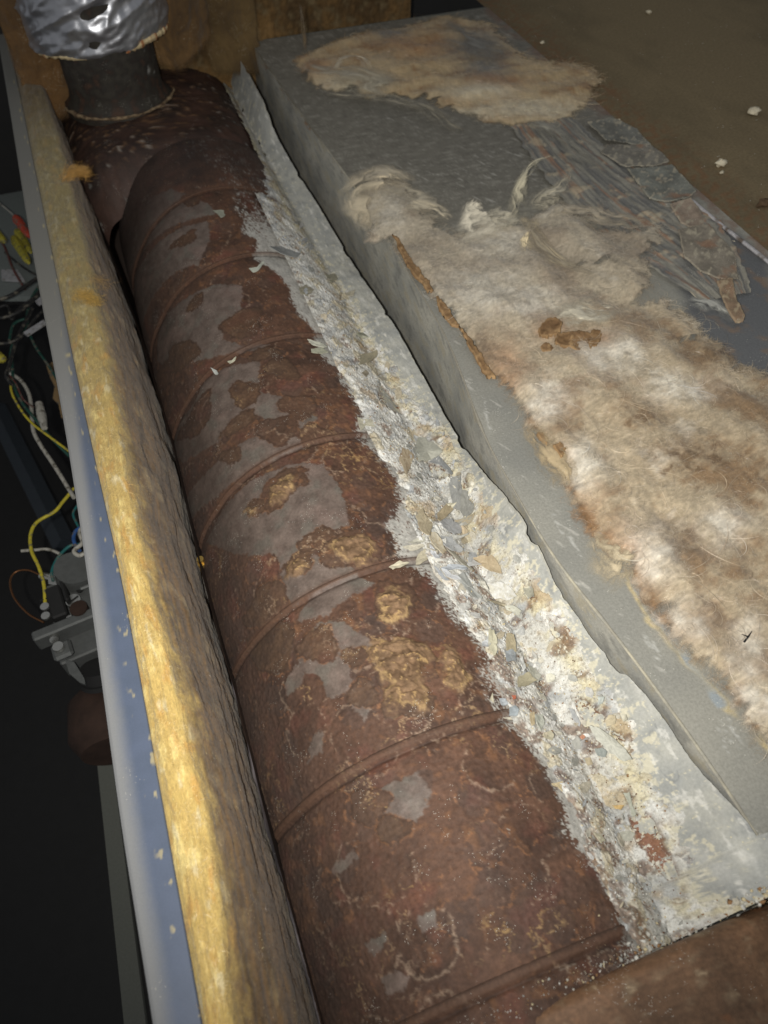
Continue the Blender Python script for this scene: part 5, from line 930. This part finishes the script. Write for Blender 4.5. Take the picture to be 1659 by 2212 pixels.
rail = empty('cabinet_side', (-.11, .6, -.5)); tag(rail, 'blue grey enamelled top edge of the open cabinet side, dusty along its outer half', 'cabinet side')
pr = [(-.0015, -.22), (-.0015, -.012), (-.0012, -.004), (-.0004, -.0012), (.0012, -.0001)] ; nU = 40
us = np.linspace(0, 1, nU); cols_ = []
Pr = np.zeros((len(yr), len(pr) + nU + 2, 3)); uval = np.zeros(Pr.shape[:2])
for k, (dx, dz) in enumerate(pr): Pr[:, k] = np.stack([xL + dx, yr, 0 * yr + dz], -1); uval[:, k] = -.05
for k, u_ in enumerate(us): Pr[:, len(pr) + k] = np.stack([xL + .0016 + (xR_ - xL - .0022) * u_, yr, 0 * yr + .0001], -1); uval[:, len(pr) + k] = u_
for k, (dx, dz) in enumerate([(.0, -.0006), (0, -.006)]): Pr[:, len(pr) + nU + k] = np.stack([xR_ + dx, yr, 0 * yr + dz], -1); uval[:, len(pr) + nU + k] = 1
Yq = Pr[..., 1]; nq = fbm(uval * .02, Yq, 60, 4, 601); nq2 = fbm(uval * .02, Yq, 400, 2, 605)
lim = .34 + 1.0 * sstep(.30, 1.0, Yq) + .05 * nq; dust = sstep(.22, -.30, uval - lim + .03 * nq2)
rcx = mix(np.zeros(Yq.shape + (3,), F) + lin(90, 100, 120), lin(84, 94, 112), np.clip(.5 + nq, 0, 1)); rcx = mix(rcx, lin(138, 138, 136), dust * .8); rcx = mix(rcx, lin(122, 120, 110), sstep(.45, .8, Yq) * .6); rcx = mix(rcx, lin(190, 176, 130), sstep(.42, .5, fbm(uval * .03, Yq, 110, 2, 609)) * sstep(.55, .8, uval) * .6)
grid('top_flange', Pr[:, len(pr) - 2:], MAT['rail'], rail, rcx[:, len(pr) - 2:], {'rgh': (.42 + .45 * dust)[:, len(pr) - 2:]}, flip=False)
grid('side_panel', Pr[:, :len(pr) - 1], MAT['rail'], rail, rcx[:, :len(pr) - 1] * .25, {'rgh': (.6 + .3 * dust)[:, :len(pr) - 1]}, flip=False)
# lining batt: section swept along the rail
yl = []; y = -.03
while y < 1.95: yl.append(y); y += .0013 * max(.6, (y * y + .25) / .4)
yl = np.array(yl); xr0 = smo(np.interp(yl, yr, xR_))
RID = np.array([onz(*p, .0)[:2] for p in [(497, 2212), (478, 1948), (445, 1748), (385, 1500), (340, 1330), (308, 1217), (280, 1050), (247, 871), (218, 700), (205, 638), (165, 450), (130, 300), (92, 190), (72, 110), (50, 40)]]); RID = RID[np.argsort(RID[:, 1])]
INN = np.array([onz(*p, -.15)[:2] for p in [(705, 2212), (600, 1850), (520, 1560), (440, 1300), (380, 1040), (300, 780), (210, 500), (150, 330), (120, 210), (104, 150)]]); INN = INN[np.argsort(INN[:, 1])]
xrid = smo(np.interp(yl, RID[:, 1], RID[:, 0])); xin = smo(np.interp(yl, INN[:, 1], INN[:, 0])) + np.interp(yl, [0, .2, .4, .8, 1.2], [.0, .003, .008, .012, .006])
sv = np.linspace(0, 1, 170); YL, SV = np.meshgrid(yl, sv, indexing='ij')
keyS = np.array([0, .04, .14, .26, .36, .42, .50, .62, .80, 1.0])
kx = [xr0 - .004, xr0 + .001, xr0 + .3 * (xrid - xr0), xr0 + .65 * (xrid - xr0), xr0 + .95 * (xrid - xr0), xrid + .05 * (xin - xrid), xrid + .28 * (xin - xrid), xrid + .60 * (xin - xrid), xrid + .88 * (xin - xrid), xin - .004]
kzv = [-.008, -.002, .0030, .0042, .003, -.001, -.016, -.048, -.11, -.19]
XLg = np.zeros(YL.shape); ZLg = np.zeros(YL.shape)
for i in range(len(yl)): XLg[i] = np.interp(sv, keyS, [k_[i] for k_ in kx])
ZLg[:] = np.interp(sv, keyS, kzv)[None]
def sm_axis1(A, w=9): 
    p = np.pad(A, ((0, 0), (w, w)), mode='edge'); c = np.cumsum(p, 1); return (c[:, 2 * w:] - np.concatenate([np.zeros((len(A), 1)), c[:, :-2 * w - 1]], 1)) / (2 * w) if False else np.stack([np.convolve(r, np.hanning(2 * w + 3)[1:-1] / np.hanning(2 * w + 3)[1:-1].sum(), 'valid') for r in p])
XLg = sm_axis1(XLg, 7); ZLg = sm_axis1(ZLg, 7)
arc = SV * .24
m1 = fbm(arc, YL, 30, 4, 621, .6); m2 = fbm(arc, YL, 110, 4, 625, .6); m3 = fbm(arc, YL, 420, 2, 629); stk = fbm(arc * 6, YL * .75 + arc * .4, 24, 4, 633, .62); lay = ridged(arc * 3.2 + .0, YL * .35 + arc * .5, 20, 3, 637)
face = sstep(.36, .52, SV + .05 * m1)
amp = sstep(.0, .1, SV)
dN = amp * ((1 - face) * (.0034 * fbm(arc, YL, 22, 3, 621) + .0008 * m2 + .0002 * m3) + face * (.0009 * lay + .0013 * stk + .003 * fbm(arc, YL * .6, 26, 3, 649) + .0007 * m2 + .0004 * m3))
PL = np.stack([XLg, YL, ZLg], -1); du = np.gradient(PL, axis=1); nL = np.stack([-du[..., 2], 0 * YL, du[..., 0]], -1); nL /= np.linalg.norm(nL, axis=-1, keepdims=True) + 1e-9
PL = PL + nL * dN[..., None]
near = sstep(.95, .30, YL)
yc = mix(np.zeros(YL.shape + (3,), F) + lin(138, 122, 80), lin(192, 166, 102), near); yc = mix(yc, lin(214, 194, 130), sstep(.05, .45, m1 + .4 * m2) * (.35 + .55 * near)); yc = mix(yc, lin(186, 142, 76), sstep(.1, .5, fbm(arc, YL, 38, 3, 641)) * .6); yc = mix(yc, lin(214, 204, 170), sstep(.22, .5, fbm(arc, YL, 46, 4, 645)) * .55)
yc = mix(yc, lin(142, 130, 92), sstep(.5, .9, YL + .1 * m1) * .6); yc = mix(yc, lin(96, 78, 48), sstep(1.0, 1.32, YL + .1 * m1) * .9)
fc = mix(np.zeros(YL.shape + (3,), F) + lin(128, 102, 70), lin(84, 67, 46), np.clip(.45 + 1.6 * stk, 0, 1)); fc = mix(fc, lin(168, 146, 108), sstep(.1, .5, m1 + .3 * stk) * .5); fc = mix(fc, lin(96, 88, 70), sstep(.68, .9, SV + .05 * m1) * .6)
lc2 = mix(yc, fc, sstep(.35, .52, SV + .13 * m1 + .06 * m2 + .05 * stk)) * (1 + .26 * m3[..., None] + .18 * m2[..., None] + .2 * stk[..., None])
lin_root = empty('yellow_lining', (-.06, .6, -.15)); tag(lin_root, 'long yellow fibreglass lining batt along the cabinet side, brown on its inner face', 'insulation')
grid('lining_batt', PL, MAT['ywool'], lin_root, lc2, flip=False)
rs = np.random.default_rng(9); nf = 42000; ii = rs.integers(0, len(yl), nf); jj = (rs.random(nf) ** 1.2 * .8 * len(sv)).astype(int); jj = np.clip(jj, 6, len(sv) - 2)
nn_ = nL[ii, jj]; nn_ = np.where(nn_[:, 2:] < -.5, -nn_, nn_); D = np.tile([.1, 1, 0.], (nf, 1)) + rs.normal(size=(nf, 3)) * .6; lf = .002 + .007 * rs.random(nf) ** 2
keepf = sv[jj] > .09
o = fibres('loose_fibres', PL[ii, jj][keepf], nn_[keepf], D[keepf], lf[keepf], ((.00004 + .00006 * rs.random(nf)) * np.linalg.norm(PL[ii, jj] - CAM, axis=1) / .65)[keepf], (lc2[ii, jj] * (.8 + .6 * rs.random((nf, 1))) + .03)[keepf], MAT['fibre'], lin_root, 8, 5, 1.2, .2, .8); tag(o, kind='stuff')
tuft(lin_root, [(135, 395), (150, 372), (165, 368), (184, 374)], [.004, .012, .016, .014], 500, .0035, (226, 176, 98), .0002, 41, (.006, .014))
tuft(lin_root, [(150, 385), (165, 372), (182, 373)], [.008, .014, .014], 260, .002, (232, 186, 110), .0002, 44, (.004, .010))
tuft(lin_root, [(165, 640), (185, 638), (205, 650)], [.005, .009, .006], 500, .0040, (220, 180, 96), .00017, 42, (.004, .010))
tuft(lin_root, [(190, 590), (205, 600), (222, 612)], [.005, .010, .004], 60, .003, (196, 160, 100), .00012, 43, (.01, .02))
YI, ZI = np.meshgrid(yl[::3], np.linspace(-.10, -.255, 40), indexing='ij'); ni = fbm(YI, ZI, 14, 4, 661)
grid('inner_liner', np.stack([np.interp(YI, yl, xin) - .001 + .10 * (-.10 - ZI), YI, ZI], -1), MAT['board'], rail, mix(np.zeros(YI.shape + (3,), F) + lin(84, 70, 62), lin(60, 52, 48), np.clip(.5 + 1.6 * ni, 0, 1)))
# liner sheet and brass nut in the dark slot
q = np.array([onz(*p, -.115) for p in [(498, 1440), (512, 1490), (538, 1560), (552, 1640), (568, 1740), (596, 1850), (628, 1950), (665, 2060), (700, 2190), (725, 2300)]]); q = np.array(spline(q, 12)); m = len(q)
uu = np.linspace(0, 1, 14); TQ, UQ = np.meshgrid(np.arange(m), uu, indexing='ij'); nx = fbm(TQ * .02, UQ * .1, 6, 3, 651)
wq_ = np.interp(np.arange(m), [0, m * .1, m * .5, m], [.001, .008, .011, .012])[:, None]
o = grid('liner_sheet', np.stack([q[:, None, 0] - .5 * wq_ + UQ * wq_ + .001 * nx, q[:, None, 1] + 0 * UQ, q[:, None, 2] - .05 * (UQ - .2) ** 2 * 1.2 + .002 * nx], -1), MAT['box'], None, mix(np.zeros(TQ.shape + (3,), F) + lin(96, 90, 92), lin(74, 70, 72), np.clip(.5 + 2 * nx, 0, 1))); tag(o, 'narrow dark grey sheet metal liner showing in the slot left of the drum', 'sheet metal')
c = onz(436, 1218, -.12); g = MB(); 
for rr0, rr1, z0, z1 in [(.0062, .0062, -.006, .004)]:
    v_ = [(c[0] + rr0 * math.cos(t * math.pi / 3 + .3), c[1] + rr0 * math.sin(t * math.pi / 3 + .3), c[2] + z0) for t in range(6)] + [(c[0] + rr1 * math.cos(t * math.pi / 3 + .3), c[1] + rr1 * math.sin(t * math.pi / 3 + .3), c[2] + z1) for t in range(6)]
    g.add(v_, [(0, 1, 7, 6), (1, 2, 8, 7), (2, 3, 9, 8), (3, 4, 10, 9), (4, 5, 11, 10), (5, 0, 6, 11), (6, 7, 8, 9, 10, 11)])
nut = empty('brass_fitting', tuple(c)); tag(nut, 'small brass hex fitting in the dark slot between lining and drum', 'fitting'); g.build('hex_nut', MAT['brass'], nut)
g = MB(); g.tube([c + [0, 0, .003], c + [0, 0, .009]], .0035, 10); g.tube([c + [0, 0, -.012], c + [0, 0, -.005]], .0045, 10); g.build('stem', MAT['brass'], nut, True)
g = MB(); g.box((XC - .02, .6, -.262), (.42, 1.7, .01)); tag(g.build('cabinet_floor', material('dusty_brown_pan', color=lin(66, 56, 50), rough=.9, bump=.2)), kind='structure')

# ------------------------------------------------------------------ dark side compartment
g = MB(); g.box((-.9, .9, -.75), (2.2, 3.2, .02)); tag(g.build('compartment_floor', MAT['black']), kind='structure')
g = MB(); g.box((-.9, 2.35, -.2), (2.4, .02, 1.6)); tag(g.build('compartment_wall', MAT['dark']), kind='structure')
Zp = -.26
def W(px, py, z): return onz(px, py, z)
cp = empty('control_panel', tuple(W(60, 560, Zp))); tag(cp, 'dark grey sheet metal control panel behind the wire connectors at the upper left', 'panel')
a_, b_, c__, d_ = W(-70, 385, Zp), W(120, 372, Zp), W(120, 640, Zp), W(-70, 640, Zp)
g = MB(); t_ = .01; v_ = [a_, b_, c__, d_] + [p - np.array([0, 0, t_]) for p in (a_, b_, c__, d_)]; g.add(v_, [(0, 3, 2, 1), (4, 5, 6, 7), (0, 1, 5, 4), (1, 2, 6, 5), (2, 3, 7, 6), (3, 0, 4, 7)]); g.build('face_sheet', material('slate_sheet', color=lin(108, 114, 112), rough=.7, bump=.05), cp)
p_ = [W(2, 582, Zp + .006), W(38, 582, Zp + .006), W(54, 606, Zp + .006), W(4, 603, Zp + .006)]; g = MB(); g.add(p_ + [q - np.array([0, 0, .004]) for q in p_], [(0, 3, 2, 1), (4, 5, 6, 7), (0, 1, 5, 4), (1, 2, 6, 5), (2, 3, 7, 6), (3, 0, 4, 7)]); g.build('paper_label', MAT['white_plastic'], cp)
# upper cross brace beyond the rail, top left
g = MB(); p0, p1 = W(-60, 58, -.12), W(70, 40, -.12); g.box(tuple((p0 + p1) / 2), (abs(p1[0] - p0[0]) + .02, .05, .03), None, .004); tag(g.build('cross_brace', MAT['post'], None, True), 'dull grey cross brace behind the foil wrapped duct at the top left', 'brace')
def wire(name, label, pts, zs, r, mat, cat='wire', n=8, seg=10):
    zs = zs if hasattr(zs, '__len__') else [zs] * len(pts); g = MB(); g.tube(spline([W(p[0], p[1], z) for p, z in zip(pts, zs)], seg), r, n); return tag(g.build(name, MAT[mat], None, True, 80), label, cat)
wire('white_wire', 'thin white wire running into the red wire connector', [(-30, 415), (0, 440), (22, 458), (34, 470)], -.20, .0014, 'wire_white')
def wirenut(label, p0, p1, z0, z1, mat, r0=.0075, r1=.0048, ribs=True):
    a, b = W(*p0, z0), W(*p1, z1); root = empty('wire_connector', tuple(a)); tag(root, label, 'wire connector', 'plastic twist-on wire connectors'); g = MB()
    d = b - a; n = 10; P_ = [a + d * t for t in np.linspace(0, 1, n)]; R_ = np.interp(np.linspace(0, 1, n), [0, .08, .12, .5, .93, 1], [r0 * .75, r0, r0 * .98, (r0 + r1) / 2 * .95, r1, r1 * .5]); g.tube(P_, list(R_), 14); g.build('cap', MAT[mat], root, True, 60)
    ax = Vector(d).normalized(); s1 = ax.cross(Vector((0, 0, 1))).normalized(); s2 = ax.cross(s1)
    for k in range(10):
        t = 2 * math.pi * k / 10; dirn = np.array(s1 * math.cos(t) + s2 * math.sin(t)); g = MB(); g.tube([a + d * .14 + dirn * r0 * .95, a + d * .9 + dirn * r1 * .97], .0007, 5); g.build('grip_ridge', MAT[mat], root, True)
wirenut('salmon red twist-on wire connector, topmost of the connectors', (34, 470), (64, 512), -.20, -.205, 'red_plastic')
wirenut('short yellow wire connector at the left edge, level with the red one', (-14, 497), (10, 522), -.21, -.205, 'yellow_plastic')
wirenut('fat upright yellow wire connector just below the red one', (38, 500), (66, 545), -.235, -.23, 'yellow_plastic', .008, .005)
wirenut('long yellow wire connector in front, lowest of the upper group', (30, 515), (62, 568), -.222, -.21, 'yellow_plastic', .0075, .005)
wirenut('yellow wire connector lower down at the left edge', (-22, 758), (8, 778), -.24, -.235, 'yellow_plastic', .009, .006)
for i, (pts, z, r, mt, lab) in enumerate([
    ([(-30, 655), (20, 640), (55, 618), (90, 595), (130, 570)], -.20, .003, 'wire_black', 'thick black cable, uppermost of the bundle behind the cabinet edge'),
    ([(-30, 690), (20, 683), (60, 660), (100, 620), (140, 600)], -.215, .0028, 'wire_black', 'black cable just under the uppermost one'),
    ([(-20, 672), (15, 660), (25, 690), (40, 668), (75, 640), (110, 600)], -.225, .002, 'wire_black', 'kinked black wire weaving between the two black cables'),
    ([(-30, 735), (10, 742), (45, 728), (75, 690), (110, 655)], -.21, .0022, 'wire_black', 'thin black cable passing the white tag'),
    ([(70, 665), (45, 715), (32, 745), (20, 790), (14, 812), (25, 830)], -.23, .0028, 'wire_black', 'black lead dropping toward the lower yellow connector'),
    ([(100, 600), (70, 640), (58, 690), (72, 740), (105, 790), (130, 830)], -.235, .002, 'wire_green', 'dark green wire curving down behind the cabinet edge'),
    ([(20, 735), (30, 700), (60, 690), (48, 720), (30, 738), (22, 770), (28, 800)], -.245, .002, 'wire_green', 'green wire looped beside the black lead'),
    ([(10, 545), (40, 570), (70, 590), (90, 596)], -.25, .0018, 'wire_black', 'thin black wire crossing the grey panel'),
    ([(-20, 500), (8, 530), (28, 580), (54, 625)], -.25, .002, 'brown_wire', 'purplish brown wire crossing the grey panel under the label'),
    ([(25, 770), (30, 830), (48, 870), (80, 910), (110, 945), (150, 985)], -.245, .0022, 'wire_green', 'green wire running down beside the yellow striped one'),
    ([(22, 820), (26, 850), (45, 885), (70, 915), (105, 942), (150, 975)], -.240, .0017, 'wire_yellow', 'green and yellow earth wire curving down to the right'),
    ([(20, 805), (45, 822), (62, 850), (68, 885), (72, 930), (90, 965), (120, 1010), (160, 1075)], -.25, .0027, 'wire_white', 'white lead hanging down behind the cabinet edge, the longest white one'),
    ([(22, 812), (35, 830), (50, 862), (72, 880)], -.235, .0012, 'brown_wire', 'thin red brown wire beside the white lead'),
    ([(160, 1055), (135, 1085), (118, 1105), (80, 1128), (66, 1155), (68, 1190), (84, 1225), (95, 1265), (98, 1312)], -.26, .0022, 'wire_yellow', 'bright yellow wire curving down to the terminal block of the gas valve'),
    ([(175, 1175), (150, 1180), (125, 1205), (112, 1235), (115, 1255)], -.25, .0020, 'wire_teal', 'teal wire bending into the gas valve'),
    ([(46, 1190), (75, 1188), (105, 1187), (135, 1200), (165, 1222)], -.28, .0020, 'wire_white', 'short white wire crossing behind the yellow one'),
    ([(168, 1090), (158, 1110), (168, 1135), (176, 1148)], -.25, .0016, 'wire_teal', 'short teal wire loop close to the cabinet edge'),
    ([(180, 1135), (162, 1150), (160, 1170), (172, 1190)], -.245, .0024, 'wire_blue', 'blue wire loop close to the cabinet edge'),
    ([(185, 1130), (172, 1150), (178, 1172), (160, 1190), (172, 1200), (190, 1190)], -.235, .0026, 'wire_white', 'white wire loop over the gas valve outlet'),
    ([(90, 1244), (62, 1232), (35, 1235), (22, 1255), (30, 1290), (60, 1325), (95, 1345)], -.29, .0013, 'copper', 'thin copper pilot tube arching left of the gas valve')]):
    wire('copper_tube' if mt == 'copper' else 'cable', lab, pts, z, r, mt, 'tube' if mt == 'copper' else 'wire')
def slab(name, mat, pts, z, t, parent=None, label=None, cat=None, group=None):
    p_ = [W(*p, z) for p in pts]; m = len(p_); g = MB(); g.add(p_ + [q - np.array([0, 0, t]) for q in p_], [tuple(range(m))[::-1], tuple(range(m, 2 * m))] + [(i, (i + 1) % m, m + (i + 1) % m, m + i) for i in range(m)]); o = g.build(name, MAT[mat] if isinstance(mat, str) else mat, parent)
    if label: tag(o, label, cat, group)
    return o
slab('crimp_sleeve', 'white_plastic', [(76, 650), (100, 632), (107, 640), (82, 655)], -.195, .005, None, 'upper white sleeve on the black cables near the cabinet edge', 'sleeve', 'white sleeves and tags on the cables')
slab('crimp_sleeve', 'white_plastic', [(94, 676), (110, 662), (124, 668), (106, 692)], -.195, .006, None, 'fatter white sleeve touching the cabinet edge', 'sleeve', 'white sleeves and tags on the cables')
slab('cable_tag', 'white_plastic', [(50, 718), (94, 690), (100, 697), (58, 724)], -.195, .003, None, 'long slanting white tag tied to the black cables', 'tag', 'white sleeves and tags on the cables')
slab('torn_cardboard', 'cardboard', [(100, 790), (112, 782), (128, 786), (150, 780), (165, 860), (142, 872), (146, 905), (132, 900), (126, 872), (114, 860), (118, 835), (108, 815)], -.30, .003, None, 'torn tan cardboard scrap behind the cabinet edge', 'cardboard')
slab('red_cap', 'red_print', [(130, 808), (145, 800), (165, 806), (160, 850), (140, 834), (132, 820)], -.29, .01, None, 'red plastic cap in front of the torn cardboard', 'cap')
g = MB(); g.tube([W(84, 872, -.24), W(90, 900, -.24), W(96, 925, -.24)], [.005, .0065, .004], 10); tag(g.build('tape_wrap', MAT['wire_white'], None, True), 'pale tape wound round the white lead', 'tape')
# gas valve
ZV = -.27; gv = empty('gas_valve', tuple(W(150, 1330, ZV - .06))); tag(gv, 'dull grey cast gas valve with terminal block and slotted screw, left of the cabinet edge', 'gas valve')
Rz = Matrix.Rotation(math.radians(8), 3, 'Z')
def vb(name, px, py, z, d, mat='grey_metal', bev=.002, rot=Rz):
    g = MB(); g.box(tuple(W(px + 8, py, z)), tuple(q * .82 for q in d), rot, bev); return g.build(name, MAT[mat], gv, True)
vb('body', 165, 1310, ZV - .02, (.075, .085, .045)); vb('flange', 150, 1352, ZV - .002, (.105, .016, .03)); vb('lower_body', 180, 1395, ZV - .03, (.075, .05, .04)); vb('terminal_block', 116, 1305, ZV + .004, (.022, .055, .02), 'black'); vb('bracket', 133, 1275, ZV + .012, (.006, .05, .022), 'black')
def cyl(name, p0, p1, r, mat='grey_metal', n=20, parent=gv):
    g = MB(); g.tube([p0, p1], r, n); return g.build(name, MAT[mat], parent, True, 40)
a = W(165, 1245, ZV); cyl('motor_head', a, a + np.array([.004, .0, .018]), .024); cyl('inlet_nut', W(112, 1248, ZV), W(135, 1252, ZV), .009, 'steel', 6); cyl('inlet_pipe', W(88, 1243, ZV), W(114, 1248, ZV), .0045, 'steel')
a = W(162, 1303, ZV + .003); scw = cyl('screw_head', a, a + np.array([0, 0, .007]), .0085, 'steel'); g = MB(); g.box(tuple(a + np.array([0, 0, .0073])), (.0145, .0018, .0012), Matrix.Rotation(.5, 3, 'Z')); o = g.build('screw_slot', MAT['black'], scw)
a = W(175, 1322, ZV + .003); cyl('regulator_cap', a, a + np.array([0, 0, .010]), .010, 'rustpipe'); a = W(152, 1338, ZV + .003); cyl('small_screw', a, a + np.array([0, 0, .004]), .0035, 'steel'); a = W(173, 1275, ZV + .003); cyl('port', a, a + np.array([0, 0, .002]), .004, 'black')
a = W(98, 1312, ZV + .012); cyl('terminal_screw', a, a + np.array([0, 0, .003]), .005, 'steel'); a = W(100, 1332, ZV + .012); cyl('terminal_screw', a, a + np.array([0, 0, .003]), .005, 'steel'); a = W(118, 1370, ZV + .0); cyl('bolt', a, a + np.array([0, -.01, .004]), .005, 'steel')
g = MB(); g.box(tuple(W(135, 1405, ZV)), (.022, .022, .008), Rz, .003); g.build('lug', MAT['grey_metal'], gv, True); a = W(128, 1400, ZV + .005); cyl('lug_screw', a, a + np.array([0, 0, .005]), .006, 'steel')
slab('lever', 'grey_metal', [(140, 1425), (160, 1430), (182, 1465), (184, 1478), (172, 1474), (150, 1455)], ZV + .004, .004, gv); vb('tab', 190, 1262, ZV + .012, (.035, .006, .005))
for kx_ in (100, 104, 108): vb('terminal_fin', kx_, 1296 + (kx_ - 100) * 5, ZV + .006, (.024, .002, .014), 'black', 0)
a, b_ = W(210, 1440, ZV - .01), W(235, 1530, ZV - .06); g = MB(); g.tube([a, a + (b_ - a) * .25], .020, 20); g.tube([a + (b_ - a) * .25, a + (b_ - a) * .35], [.023, .023], 20); tag(g.build('pipe_coupling', MAT['black'], None, True, 40), 'black pipe coupling under the gas valve', 'pipe')
g = MB(); P_ = [W(240, 1500, -.34), W(240, 1520, -.34), W(244, 1590, -.34), W(248, 1622, -.34)]; g.tube(P_, [.038, .048, .048, .036], 26); tag(g.build('brown_canister', MAT['rustpipe'], None, True, 50), 'dark brown rounded canister below the gas valve, mostly behind the cabinet edge', 'canister')
pst = empty('grey_post', tuple(W(250, 1900, -.5))); tag(pst, 'dull grey upright channel post in the dark lower left', 'post')
slab('post_face', 'post', [(206, 1612), (240, 1625), (330, 2330), (280, 2330)], -.48, .03, pst); slab('post_flange', 'black', [(241, 1625), (262, 1640), (356, 2330), (331, 2330)], -.49, .03, pst)
g = MB(); p0, p1 = W(-10, 880, -.6), W(140, 1180, -.6); g.tube([p0, p1], .02, 4); tag(g.build('dark_brace', MAT['dark'], None, False), 'dark blue diagonal brace deep in the side compartment', 'brace')
print('tris', sum(len(o.data.loop_triangles) if False else sum(len(p.vertices) - 2 for p in o.data.polygons) for o in bpy.data.objects if o.type == 'MESH' and len(o.data.polygons) < 20000), 'objects', len(bpy.data.objects))
